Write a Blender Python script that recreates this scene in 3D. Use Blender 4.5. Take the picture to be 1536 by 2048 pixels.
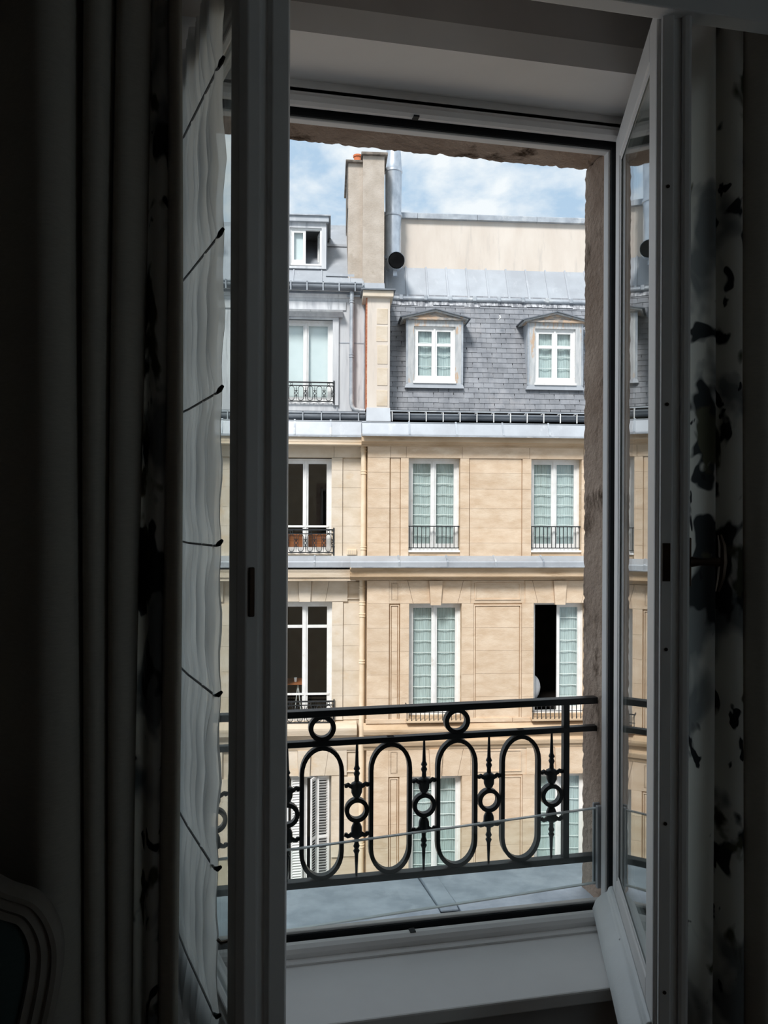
import bpy, math, random
from math import sin, cos, tan, pi, radians, sqrt, hypot
from mathutils import Vector, Matrix
random.seed(7)
S = bpy.context.scene
col = S.collection
for o in list(bpy.data.objects): bpy.data.objects.remove(o)

# ------------------------------------------------------------------ camera, sky, sun, exposure
FOC = 1540.0; YAW = radians(11.6); ROLL = radians(.25); EYE = Vector((0, 0, 1.5))
FW = Vector((sin(YAW), cos(YAW), 0)); RT = Vector((cos(YAW), -sin(YAW), 0)); UP = Vector((0, 0, 1))
cr = RT*cos(ROLL)+UP*sin(ROLL); cu = -RT*sin(ROLL)+UP*cos(ROLL)
cam = bpy.data.cameras.new('camera'); camo = bpy.data.objects.new('camera', cam); col.objects.link(camo)
cam.sensor_fit = 'VERTICAL'; cam.sensor_height = 36; cam.sensor_width = 27; cam.lens = 36*FOC/2048
cam.clip_start = .02; cam.clip_end = 400
M = Matrix.Identity(4)
for i in range(3):
    M[i][0] = cr[i]; M[i][1] = cu[i]; M[i][2] = -FW[i]; M[i][3] = EYE[i]
camo.matrix_world = M
S.camera = camo
S.view_settings.view_transform = 'Standard'; S.view_settings.look = 'None'
S.view_settings.exposure = 0.32; S.view_settings.gamma = 1.0; S.view_settings.use_curve_mapping = False

W = bpy.data.worlds.new('sky'); S.world = W; W.use_nodes = True
nt = W.node_tree; nt.nodes.clear()
def N(t, ty, **kw):
    n = t.nodes.new(ty)
    for k, v in kw.items():
        if k in ('operation', 'blend_type', 'data_type', 'noise_dimensions', 'feature', 'distance', 'interpolation_type', 'wave_type', 'bands_direction', 'wave_profile', 'mode', 'clamp'):
            setattr(n, k, v)
        else: n.inputs[k].default_value = v
    return n
SKY_STRENGTH = 1.0
tc = N(nt, 'ShaderNodeTexCoord'); mp = N(nt, 'ShaderNodeMapping'); mp.inputs['Scale'].default_value = (1, 1, 1.7); mp.inputs['Location'].default_value = (.3, .1, .45)
n1 = N(nt, 'ShaderNodeTexNoise', Scale=9.5, Detail=7.0, Roughness=.56, Distortion=.2)
rp = nt.nodes.new('ShaderNodeValToRGB'); rp.color_ramp.elements[0].position = .38; rp.color_ramp.elements[1].position = .60
rp.color_ramp.elements[0].color = (.37, .51, .66, 1); rp.color_ramp.elements[1].color = (.73, .775, .80, 1)
bg = N(nt, 'ShaderNodeBackground', Strength=SKY_STRENGTH); wo = N(nt, 'ShaderNodeOutputWorld')
nt.links.new(tc.outputs['Generated'], mp.inputs['Vector']); nt.links.new(mp.outputs[0], n1.inputs['Vector'])
nt.links.new(n1.outputs['Fac'], rp.inputs[0]); nt.links.new(rp.outputs[0], bg.inputs['Color']); nt.links.new(bg.outputs[0], wo.inputs['Surface'])

sun = bpy.data.lights.new('sun', 'SUN'); suno = bpy.data.objects.new('sun', sun); col.objects.link(suno)
sun.energy = 3.0; sun.angle = radians(14); sun.color = (1, .975, .94)
suno.location = (-6, -8, 24)
suno.rotation_euler = Vector((.42, .62, -.78)).to_track_quat('-Z', 'Y').to_euler()

# ------------------------------------------------------------------ materials
def newmat(name):
    m = bpy.data.materials.new(name); m.use_nodes = True
    t = m.node_tree; b = t.nodes['Principled BSDF']
    return m, t, b
def rgb(r, g, b): # sRGB 0-255 -> linear
    f = lambda c: ((c/255+.055)/1.055)**2.4 if c > 10 else c/255/12.92
    return (f(r), f(g), f(b), 1)
def scl(c, k): return (c[0]*k, c[1]*k, c[2]*k, 1)
def surf(name, c1, c2, scale=3.0, stretch=(1, 1, 1), rough=.8, metal=0., bump=.0, bscale=40., rnd=.0, c3=None, s3=1.2, t3=(.55, .7), stretch3=None, spec=.3, detail=6.0, lo=.35, hi=.65):
    """two-tone noise, optional third stain tone, per-object value variation, fine bump"""
    m, t, b = newmat(name); L = t.links.new
    geo = N(t, 'ShaderNodeNewGeometry')
    mp = N(t, 'ShaderNodeMapping'); mp.inputs['Scale'].default_value = stretch; L(geo.outputs['Position'], mp.inputs['Vector'])
    no = N(t, 'ShaderNodeTexNoise', Scale=scale, Detail=detail, Roughness=.6); L(mp.outputs[0], no.inputs['Vector'])
    r = t.nodes.new('ShaderNodeValToRGB'); r.color_ramp.elements[0].position = lo; r.color_ramp.elements[1].position = hi
    r.color_ramp.elements[0].color = c1; r.color_ramp.elements[1].color = c2
    L(no.outputs['Fac'], r.inputs[0]); out = r.outputs[0]
    if c3:
        mp3 = N(t, 'ShaderNodeMapping'); mp3.inputs['Scale'].default_value = stretch3 or stretch; mp3.inputs['Location'].default_value = (3.7, 1.1, 2.3); L(geo.outputs['Position'], mp3.inputs['Vector'])
        n3 = N(t, 'ShaderNodeTexNoise', Scale=s3, Detail=8.0, Roughness=.65); L(mp3.outputs[0], n3.inputs['Vector'])
        mr = N(t, 'ShaderNodeMapRange'); mr.inputs['From Min'].default_value = t3[0]; mr.inputs['From Max'].default_value = t3[1]; L(n3.outputs['Fac'], mr.inputs['Value'])
        mx = N(t, 'ShaderNodeMix', data_type='RGBA'); L(mr.outputs[0], mx.inputs['Factor']); L(out, mx.inputs[6]); mx.inputs[7].default_value = c3; out = mx.outputs[2]
    if rnd:
        oi = N(t, 'ShaderNodeObjectInfo'); ad = N(t, 'ShaderNodeMath', operation='ADD'); L(oi.outputs['Random'], ad.inputs[0]); L(geo.outputs['Random Per Island'], ad.inputs[1])
        fr = N(t, 'ShaderNodeMath', operation='FRACT'); L(ad.outputs[0], fr.inputs[0])
        mr2 = N(t, 'ShaderNodeMapRange'); mr2.inputs['To Min'].default_value = 1-rnd; mr2.inputs['To Max'].default_value = 1+rnd; L(fr.outputs[0], mr2.inputs['Value'])
        vm = N(t, 'ShaderNodeVectorMath', operation='SCALE'); L(out, vm.inputs[0]); L(mr2.outputs[0], vm.inputs['Scale']); out = vm.outputs[0]
    L(out, b.inputs['Base Color'])
    b.inputs['Roughness'].default_value = rough; b.inputs['Metallic'].default_value = metal; b.inputs['Specular IOR Level'].default_value = spec
    if bump:
        nb = N(t, 'ShaderNodeTexNoise', Scale=bscale, Detail=5.0, Roughness=.65); L(mp.outputs[0], nb.inputs['Vector'])
        bp = N(t, 'ShaderNodeBump', Strength=bump, Distance=.01); L(nb.outputs['Fac'], bp.inputs['Height']); L(bp.outputs[0], b.inputs['Normal'])
    return m
def glass(name, tint=(.93, .96, .95, 1), ior=1.5):
    m = bpy.data.materials.new(name); m.use_nodes = True; t = m.node_tree; t.nodes.clear(); L = t.links.new
    geo = N(t, 'ShaderNodeNewGeometry'); mx = N(t, 'ShaderNodeMapRange'); mx.inputs['To Min'].default_value = ior; mx.inputs['To Max'].default_value = 1/ior
    L(geo.outputs['Backfacing'], mx.inputs['Value'])
    fr = N(t, 'ShaderNodeFresnel'); L(mx.outputs[0], fr.inputs['IOR'])
    tr = N(t, 'ShaderNodeBsdfTransparent', Color=tint); gl = N(t, 'ShaderNodeBsdfGlossy', Roughness=0.0); gl.inputs['Color'].default_value = (1, 1, 1, 1)
    ms = N(t, 'ShaderNodeMixShader'); L(fr.outputs[0], ms.inputs[0]); L(tr.outputs[0], ms.inputs[1]); L(gl.outputs[0], ms.inputs[2])
    o = N(t, 'ShaderNodeOutputMaterial'); L(ms.outputs[0], o.inputs['Surface'])
    return m
def sheer(name, c, open_=.12, trans=.6):
    m = bpy.data.materials.new(name); m.use_nodes = True; t = m.node_tree; t.nodes.clear(); L = t.links.new
    geo = N(t, 'ShaderNodeNewGeometry'); mp = N(t, 'ShaderNodeMapping'); mp.inputs['Scale'].default_value = (40, 40, 3); L(geo.outputs['Position'], mp.inputs['Vector'])
    no = N(t, 'ShaderNodeTexNoise', Scale=1.0, Detail=4.0); L(mp.outputs[0], no.inputs['Vector'])
    r = t.nodes.new('ShaderNodeValToRGB'); r.color_ramp.elements[0].position = .3; r.color_ramp.elements[1].position = .7
    r.color_ramp.elements[0].color = scl(c, .72); r.color_ramp.elements[1].color = c; L(no.outputs['Fac'], r.inputs[0])
    df = N(t, 'ShaderNodeBsdfDiffuse'); tl = N(t, 'ShaderNodeBsdfTranslucent'); tp = N(t, 'ShaderNodeBsdfTransparent')
    L(r.outputs[0], df.inputs['Color']); L(r.outputs[0], tl.inputs['Color'])
    a = N(t, 'ShaderNodeMixShader'); a.inputs[0].default_value = trans; L(df.outputs[0], a.inputs[1]); L(tl.outputs[0], a.inputs[2])
    b = N(t, 'ShaderNodeMixShader'); b.inputs[0].default_value = open_; L(a.outputs[0], b.inputs[1]); L(tp.outputs[0], b.inputs[2])
    o = N(t, 'ShaderNodeOutputMaterial'); L(b.outputs[0], o.inputs['Surface'])
    return m
def floral(name):
    m, t, b = newmat(name); L = t.links.new
    geo = N(t, 'ShaderNodeNewGeometry'); mp = N(t, 'ShaderNodeMapping'); mp.inputs['Scale'].default_value = (1, 1, .75); L(geo.outputs['Position'], mp.inputs['Vector'])
    base = (.80, .78, .74, 1); out = None
    layers = [((.33, .34, .34, 1), 7.0, .54, .62, (0, 0, 0)), ((.06, .065, .068, 1), 8.5, .585, .61, (4.1, 2.3, 1)), ((.15, .145, .10, 1), 10., .60, .64, (9, 1, 5)), ((.035, .035, .04, 1), 15., .64, .66, (2, 7, 8))]
    prev = None
    for c, s, lo, hi, off in layers:
        m2 = N(t, 'ShaderNodeMapping'); m2.inputs['Location'].default_value = off; L(mp.outputs[0], m2.inputs['Vector'])
        no = N(t, 'ShaderNodeTexNoise', Scale=s, Detail=3.0, Roughness=.5, Distortion=.4); L(m2.outputs[0], no.inputs['Vector'])
        mr = N(t, 'ShaderNodeMapRange'); mr.inputs['From Min'].default_value = lo; mr.inputs['From Max'].default_value = hi; L(no.outputs['Fac'], mr.inputs['Value'])
        mx = N(t, 'ShaderNodeMix', data_type='RGBA'); L(mr.outputs[0], mx.inputs['Factor']); mx.inputs[7].default_value = c
        if prev is None: mx.inputs[6].default_value = base
        else: L(prev, mx.inputs[6])
        prev = mx.outputs[2]
    L(prev, b.inputs['Base Color']); b.inputs['Roughness'].default_value = .9; b.inputs['Specular IOR Level'].default_value = .1
    return m
def translucent(m, k):
    t = m.node_tree; L = t.links.new; b = t.nodes['Principled BSDF']; out = [n for n in t.nodes if n.type == 'OUTPUT_MATERIAL'][0]
    tl = N(t, 'ShaderNodeBsdfTranslucent'); src = b.inputs['Base Color'].links[0].from_socket; L(src, tl.inputs['Color'])
    ms = N(t, 'ShaderNodeMixShader'); ms.inputs[0].default_value = k; L(b.outputs[0], ms.inputs[1]); L(tl.outputs[0], ms.inputs[2]); L(ms.outputs[0], out.inputs['Surface'])
    return m
def fabric(name, c, k=0.):
    m = surf(name, scl(c, .9), c, scale=60, stretch=(1, 1, 6), rough=.95, bump=.15, bscale=300, spec=.08)
    return translucent(m, k) if k else m

MT = {}
tan_ = rgb(222, 190, 152)
MT['stone'] = surf('tan_limestone', rgb(204, 179, 152), rgb(222, 201, 177), scale=2.4, stretch=(1, 1, 2.4), rough=.95, bump=.5, bscale=26, rnd=.04, detail=12, c3=rgb(226, 207, 184), s3=1.6, t3=(.56, .72), spec=.1)
MT['stone2'] = surf('tan_limestone_moulding', rgb(188, 162, 132), rgb(212, 188, 160), scale=1.8, stretch=(.6, .6, 2), rough=.95, bump=.4, bscale=22, detail=12, c3=rgb(146, 120, 92), s3=1.1, t3=(.57, .75), stretch3=(.7, .7, 5), spec=.1)
MT['pale'] = surf('pale_limestone', rgb(206, 190, 168), rgb(222, 209, 192), scale=2.0, stretch=(1, 1, 1.6), rough=.95, bump=.4, bscale=12, rnd=.04, c3=rgb(212, 184, 148), s3=1.0, t3=(.58, .74), spec=.1)
MT['pale2'] = surf('pale_limestone_moulding', rgb(200, 182, 158), rgb(220, 205, 186), scale=1.6, stretch=(.6, .6, 3), rough=.95, bump=.3, bscale=14, c3=rgb(150, 124, 92), s3=1.1, t3=(.6, .8), stretch3=(.7, .7, 6), spec=.1)
MT['render'] = surf('cream_render', rgb(212, 200, 188), rgb(224, 214, 203), scale=1.2, stretch=(1.5, 1.5, .5), rough=.95, bump=.2, bscale=20, c3=rgb(194, 186, 178), s3=2.0, t3=(.55, .75), stretch3=(2.2, 2.2, .3), spec=.1)
MT['chimney'] = surf('grey_beige_render', rgb(178, 166, 153), rgb(196, 185, 173), scale=3, rough=.95, bump=.7, bscale=30, spec=.1, c3=rgb(160, 146, 130), s3=2.2, t3=(.58, .8))
MT['cap'] = surf('dark_mortar_cap', rgb(92, 86, 80), rgb(140, 130, 120), scale=6, rough=.95, bump=.6, bscale=30)
MT['terracotta'] = surf('terracotta', rgb(190, 104, 66), rgb(214, 130, 90), scale=8, rough=.85)
MT['brick'] = surf('red_brick_edge', rgb(166, 88, 62), rgb(198, 150, 122), scale=9, stretch=(1, 1, 3), rough=.95, bump=.5, bscale=25)
MT['zinc'] = surf('zinc_sheet', rgb(168, 172, 178), rgb(182, 187, 193), scale=1.6, rough=.5, metal=.25, bump=.05, bscale=8, rnd=.05, c3=rgb(196, 199, 203), s3=2.0, t3=(.58, .8), stretch3=(3, 3, .3), spec=.3)
MT['zinc_old'] = surf('streaked_zinc', rgb(192, 194, 198), rgb(213, 215, 217), scale=2.4, stretch=(3, 3, .35), rough=.6, metal=.15, bump=.06, bscale=8, c3=rgb(152, 156, 161), s3=2.2, t3=(.58, .74), stretch3=(4, 4, .4), spec=.35)
MT['zinc_edge'] = surf('zinc_trim', rgb(150, 156, 164), rgb(186, 192, 198), scale=3, rough=.5, metal=.3, c3=rgb(206, 208, 208), s3=3, t3=(.55, .7), spec=.4)
MT['zinc_dark'] = surf('weathered_zinc_gutter', rgb(96, 101, 108), rgb(134, 140, 147), scale=2.5, stretch=(.5, .5, 2), rough=.6, metal=.2)
MT['white_streak'] = surf('lead_flashing', rgb(120, 122, 128), rgb(200, 201, 204), scale=5, stretch=(2.5, 2.5, .5), rough=.7, lo=.42, hi=.6)
MT['slate'] = surf('grey_slate', rgb(120, 123, 129), rgb(144, 146, 151), scale=4, stretch=(1, 1, .6), rough=.65, bump=.25, bscale=30, rnd=.13, c3=rgb(162, 160, 162), s3=1.3, t3=(.56, .75), spec=.35)
MT['slate_joint'] = surf('slate_batten', rgb(52, 53, 57), rgb(66, 67, 72), rough=.9)
MT['steel'] = surf('galvanised_steel', rgb(178, 186, 196), rgb(206, 213, 221), scale=9, stretch=(1, 1, .5), rough=.35, metal=.55, bump=.05, bscale=10, spec=.5)
MT['flat_black'] = surf('matt_black', rgb(16, 16, 17), rgb(26, 26, 27), rough=.95, spec=.05)  # black for the gutter gap's painted shade, the flue mouth and a table
MT['white_paint'] = surf('white_window_paint', rgb(226, 226, 224), rgb(240, 240, 239), scale=5, rough=.45, c3=rgb(206, 200, 192), s3=4, t3=(.6, .75))
MT['worn_wood'] = surf('peeling_painted_wood', rgb(176, 180, 182), rgb(204, 205, 205), scale=4, stretch=(5, 5, .7), rough=.9, bump=.4, bscale=25, c3=rgb(196, 170, 146), s3=2.3, t3=(.56, .62), stretch3=(3, 3, .8), spec=.1)
MT['worn_wood2'] = surf('peeling_pediment_wood', rgb(120, 122, 124), rgb(190, 180, 170), scale=7, stretch=(1, 1, 4), rough=.9, bump=.4, bscale=25, c3=rgb(200, 174, 150), s3=2.5, t3=(.47, .56), stretch3=(1, 1, 2), spec=.1)
MT['cream_pipe'] = surf('cream_painted_pipe', rgb(226, 206, 178), rgb(238, 222, 198), scale=4, rough=.6)
MT['black_iron'] = surf('black_painted_iron', rgb(16, 20, 22), rgb(27, 31, 33), scale=30, rough=.42, bump=.12, bscale=80, spec=.45)
MT['iron_far'] = surf('dark_window_iron', rgb(34, 36, 38), rgb(52, 54, 56), scale=10, rough=.6)
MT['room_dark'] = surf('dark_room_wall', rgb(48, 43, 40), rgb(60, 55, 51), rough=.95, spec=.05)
MT['brown_wood'] = surf('brown_wood', rgb(150, 86, 48), rgb(184, 112, 66), scale=6, stretch=(1, 1, 6), rough=.6)
MT['sage'] = sheer('sage_sheer_voile', rgb(213, 227, 227), .04, .10)
MT['blind'] = surf('pale_roller_blind', rgb(222, 230, 232), rgb(232, 238, 240), scale=2, rough=.9)
MT['seam'] = surf('white_curtain_seam', rgb(238, 242, 240), rgb(248, 250, 249), rough=.9)
MT['glass'] = glass('window_glass')
MT['glass_far'] = glass('far_window_glass', (.965, .985, .98, 1))
MT['glass_edge'] = surf('glass_cut_edge', rgb(216, 224, 222), rgb(238, 243, 241), rough=.15, spec=.6)
MT['linen'] = surf('white_bed_linen', rgb(226, 228, 234), rgb(238, 240, 244), rough=.9)
# our own room
MT['paint'] = surf('off_white_joinery_paint', rgb(228, 225, 223), rgb(236, 233, 231), scale=3, rough=.5, bump=.03, bscale=30, spec=.3)
MT['paint_worn'] = surf('worn_white_weather_bar', rgb(226, 228, 228), rgb(234, 236, 236), scale=5, rough=.55, bump=.1, bscale=40, c3=rgb(120, 122, 124), s3=16, t3=(.66, .69), stretch3=(1, 1, 1))
MT['near_black'] = surf('dark_shade_and_fittings', rgb(28, 30, 33), rgb(38, 40, 43), rough=.7)  # dark tone paints shade into the rebate gaps; also colours small fittings
MT['plaster'] = surf('grey_wall_plaster', rgb(172, 168, 166), rgb(182, 178, 176), scale=4, rough=.85, bump=.05, bscale=60)
MT['ceilingp'] = surf('white_ceiling', rgb(200, 198, 196), rgb(208, 206, 204), rough=.9)
MT['parquet'] = surf('dark_oak_floor', rgb(84, 64, 48), rgb(110, 84, 62), scale=3, stretch=(8, .8, 1), rough=.5)
MT['reveal'] = surf('weathered_brown_stone', rgb(152, 130, 114), rgb(194, 172, 155), scale=5, rough=.97, bump=1.0, bscale=55, c3=rgb(74, 58, 45), s3=7.0, t3=(.56, .66), stretch3=(1, 1, .6), detail=10, spec=.05, lo=.3, hi=.7)
MT['sillzinc'] = surf('weathered_sill_zinc', rgb(190, 197, 204), rgb(222, 227, 232), scale=9, rough=.62, metal=.15, bump=.1, bscale=60, c3=rgb(236, 239, 242), s3=5, t3=(.55, .72), spec=.25, detail=14, lo=.4, hi=.62)
MT['sillstone'] = surf('dirty_sill_stone', rgb(206, 206, 209), rgb(222, 222, 225), scale=6, rough=.9, bump=.2, bscale=40, c3=rgb(98, 92, 88), s3=5, t3=(.57, .63), stretch3=(1, 3, 1))
MT['lining'] = fabric('plain_curtain_lining', rgb(192, 186, 176), .22)
MT['floral'] = translucent(floral('floral_curtain_print'), .6)
MT['voile'] = sheer('white_voile', rgb(248, 248, 248), .12, .90)
MT['voile_seam'] = surf('voile_hem', rgb(150, 150, 152), rgb(160, 160, 162), rough=.95)
MT['bronze'] = surf('dark_bronze_handle', rgb(58, 46, 38), rgb(78, 62, 50), scale=20, rough=.4, metal=.7)
MT['chairwood'] = surf('grey_painted_chair_wood', rgb(128, 120, 112), rgb(146, 138, 130), scale=12, rough=.5, bump=.05, bscale=60)
MT['velvet'] = fabric('dark_green_upholstery', rgb(66, 78, 78))
MT['clamp'] = surf('grey_anodised_clamp', rgb(160, 161, 163), rgb(172, 173, 175), rough=.45, metal=.3)
MT['asphalt'] = surf('grey_asphalt', rgb(92, 92, 94), rgb(112, 112, 114), scale=3, rough=.95)
MT['exterior'] = surf('limestone_outer_wall', rgb(196, 176, 150), rgb(214, 196, 172), scale=3, rough=.95)

# ------------------------------------------------------------------ mesh helpers
class MB:
    def __init__(s): s.v = []; s.f = []
    def quad(s, *p):
        n = len(s.v); s.v += [tuple(q) for q in p]; s.f.append(tuple(range(n, n+len(p)))); return s
    def box(s, x0, x1, y0, y1, z0, z1):
        n = len(s.v)
        s.v += [(x0, y0, z0), (x1, y0, z0), (x1, y1, z0), (x0, y1, z0), (x0, y0, z1), (x1, y0, z1), (x1, y1, z1), (x0, y1, z1)]
        for f in ((0, 3, 2, 1), (4, 5, 6, 7), (0, 1, 5, 4), (1, 2, 6, 5), (2, 3, 7, 6), (3, 0, 4, 7)): s.f.append(tuple(n+i for i in f))
        return s
    def prism(s, poly, axis, a0, a1):
        """poly: 2-D loop; axis 'x' -> (y,z), 'y' -> (x,z), 'z' -> (x,y)"""
        n = len(s.v); k = len(poly)
        def P(p, a): return (a, p[0], p[1]) if axis == 'x' else ((p[0], a, p[1]) if axis == 'y' else (p[0], p[1], a))
        s.v += [P(p, a0) for p in poly]+[P(p, a1) for p in poly]
        s.f.append(tuple(range(n, n+k))[::-1]); s.f.append(tuple(range(n+k, n+2*k)))
        for i in range(k): j = (i+1) % k; s.f.append((n+i, n+j, n+k+j, n+k+i))
        return s
    def hexa(s, a, b):
        """two matching loops of 3-D points, bridged and capped"""
        n = len(s.v); k = len(a); s.v += [tuple(p) for p in a]+[tuple(p) for p in b]
        s.f.append(tuple(range(n, n+k))[::-1]); s.f.append(tuple(range(n+k, n+2*k)))
        for i in range(k): j = (i+1) % k; s.f.append((n+i, n+j, n+k+j, n+k+i))
        return s
    def lathe(s, prof, c=(0, 0, 0), seg=12, axis='z'):
        n = len(s.v); k = len(prof)
        for r, h in prof:
            for i in range(seg):
                a = 2*pi*i/seg; p = (r*cos(a), r*sin(a), h)
                if axis == 'y': p = (p[0], p[2], p[1])
                if axis == 'x': p = (p[2], p[0], p[1])
                s.v.append((c[0]+p[0], c[1]+p[1], c[2]+p[2]))
        for j in range(k-1):
            for i in range(seg): s.f.append((n+j*seg+i, n+j*seg+(i+1) % seg, n+(j+1)*seg+(i+1) % seg, n+(j+1)*seg+i))
        s.f.append(tuple(n+i for i in range(seg))[::-1]); s.f.append(tuple(n+(k-1)*seg+i for i in range(seg)))
        return s
    def tube(s, pts, r, seg=8, closed=False, rad=None, cap=True):
        pts = [Vector(p) for p in pts]; n = len(s.v); k = len(pts); up = None
        for i, p in enumerate(pts):
            a = pts[(i-1) % k] if (closed or i > 0) else p; b = pts[(i+1) % k] if (closed or i < k-1) else p
            t = (b-a).normalized()
            if up is None: up = t.orthogonal().normalized()
            up = (up-t*up.dot(t)).normalized(); w = t.cross(up)
            rr = rad[i] if rad else r
            for q in range(seg):
                an = 2*pi*q/seg; s.v.append(tuple(p+(up*cos(an)+w*sin(an))*rr))
        for i in range(k if closed else k-1):
            for q in range(seg):
                s.f.append((n+i*seg+q, n+i*seg+(q+1) % seg, n+((i+1) % k)*seg+(q+1) % seg, n+((i+1) % k)*seg+q))
        if not closed and cap: s.f.append(tuple(n+q for q in range(seg))[::-1]); s.f.append(tuple(n+(k-1)*seg+q for q in range(seg)))
        return s
    def bar(s, loop, w, d, y):
        """closed flat bar following a loop in the x-z plane: width w in plane, depth d along y"""
        k = len(loop); n = len(s.v)
        for i in range(k):
            p = Vector(loop[i]); t = (Vector(loop[(i+1) % k])-Vector(loop[(i-1) % k])).normalized(); nn = Vector((t[1], -t[0]))
            for a, b in ((-1, -1), (1, -1), (1, 1), (-1, 1)):
                q = p+nn*a*w/2; s.v.append((q[0], y+b*d/2, q[1]))
        for i in range(k):
            j = (i+1) % k
            for q in range(4): s.f.append((n+i*4+q, n+i*4+(q+1) % 4, n+j*4+(q+1) % 4, n+j*4+q))
        return s
    def grid(s, rows):
        n = len(s.v); c = len(rows[0])
        for r in rows: s.v += [tuple(p) for p in r]
        for j in range(len(rows)-1):
            for i in range(c-1): s.f.append((n+j*c+i, n+j*c+i+1, n+(j+1)*c+i+1, n+(j+1)*c+i))
        return s
    def mesh(s, name, mat, smooth=False):
        me = bpy.data.meshes.new(name); me.from_pydata(s.v, [], s.f); me.update()
        import bmesh as _b
        bm = _b.new(); bm.from_mesh(me); _b.ops.recalc_face_normals(bm, faces=bm.faces[:]); bm.to_mesh(me); bm.free()
        if mat: me.materials.append(MT[mat])
        if smooth:
            for p in me.polygons: p.use_smooth = True
            try: me.set_sharp_from_angle(angle=radians(40))
            except Exception: pass
        return me
    def build(s, name, mat, parent=None, smooth=False, bevel=0):
        o = bpy.data.objects.new(name, s.mesh(name, mat, smooth)); col.objects.link(o)
        if parent: o.parent = parent
        if bevel:
            md = o.modifiers.new('bevel', 'BEVEL'); md.width = bevel; md.segments = 2; md.limit_method = 'ANGLE'; md.angle_limit = radians(40)
        return o
def inst(me, name, parent, loc=(0, 0, 0), scale=None, rot=None):
    o = bpy.data.objects.new(name, me); col.objects.link(o); o.parent = parent; o.location = loc
    if scale: o.scale = scale
    if rot: o.rotation_euler = rot
    return o
def empty(name, loc=(0, 0, 0), rz=0, parent=None):
    o = bpy.data.objects.new(name, None); col.objects.link(o); o.location = loc; o.rotation_euler = (0, 0, rz); o.empty_display_size = .1
    if parent: o.parent = parent
    return o
def tag(o, label=None, cat=None, group=None, kind=None):
    if label: o['label'] = label
    if cat: o['category'] = cat
    if group: o['group'] = group
    if kind: o['kind'] = kind
    return o
UNIT = {}
def blk(name, parent, x0, x1, y0, y1, z0, z1, mat):
    if mat not in UNIT: UNIT[mat] = MB().box(-.5, .5, -.5, .5, -.5, .5).mesh('unit_block_'+mat, mat)
    return inst(UNIT[mat], name, parent, ((x0+x1)/2, (y0+y1)/2, (z0+z1)/2), (abs(x1-x0), abs(y1-y0), abs(z1-z0)))

# ------------------------------------------------------------------ measured frames
G = -12.0                                   # street level
FROT = radians(-7.54); FP = FW*16.5          # opposite facade line
FU = Vector((cos(FROT), sin(FROT), 0)); FN = Vector((-sin(FROT), cos(FROT), 0))
def ray(px, py):
    a = (px-768)/FOC; b = (1024-py)/FOC
    return FW+cr*a+cu*b
def onf(px, py, v=0.0):
    d = ray(px, py); t = (FP+FN*v-Vector((0, 0, 0))).dot(FN)/d.dot(FN); p = EYE+d*t
    return ((p-FP).dot(FU), p.z-G)
def Uf(px, v=0., py=1024): return onf(px, py, v)[0]
def Zf(py, v=0., px=950): return onf(px, py, v)[1]

# ------------------------------------------------------------------ the room: structure
XL, XR = -.24, 1.12; YI, YF0, YF1, YO = 1.56, 1.79, 1.86, 2.0; ZS, ZT = .462, 2.474
FXL, FXR = -.070, .975                       # clear opening of the window frame
def struct(o, label, cat): return tag(o, label, cat, kind='structure')
m = MB(); m.box(-2.6, XL, YI, 1.86, 0, 2.95).box(XR, 2.6, YI, 1.86, 0, 2.95).box(XL, XR, YI, 1.86, ZT+.05, 2.95).box(XL, XR, YI+.02, 1.86, 0, ZS-.03)
struct(m.build('wall_window', 'plaster'), 'grey plaster wall around the deep window recess', 'wall')
struct(MB().box(-2.6, 2.6, -2.6, 1.86, -.1, 0).build('floor', 'parquet'), 'dark oak floor of the hotel room', 'floor')
struct(MB().box(-2.6, 2.6, -2.6, 1.86, 2.95, 3.05).build('ceiling', 'ceilingp'), 'white ceiling of the hotel room', 'ceiling')
struct(MB().box(-2.7, -2.6, -2.6, 1.86, 0, 2.95).build('wall_left', 'plaster'), 'grey plaster side wall beyond the plain drape', 'wall')
struct(MB().box(2.6, 2.7, -2.6, -1.5, 0, 2.95).box(2.6, 2.7, -.2, 1.86, 0, 2.95).box(2.6, 2.7, -1.5, -.2, 0, .5).box(2.6, 2.7, -1.5, -.2, 2.5, 2.95).build('wall_right', 'plaster'), 'grey plaster side wall beyond the floral drape', 'wall')  # opening left for the added daylight window
struct(MB().box(-2.7, 2.7, -2.7, -2.6, 0, 2.95).build('wall_back', 'plaster'), 'grey plaster wall facing the window', 'wall')
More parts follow.
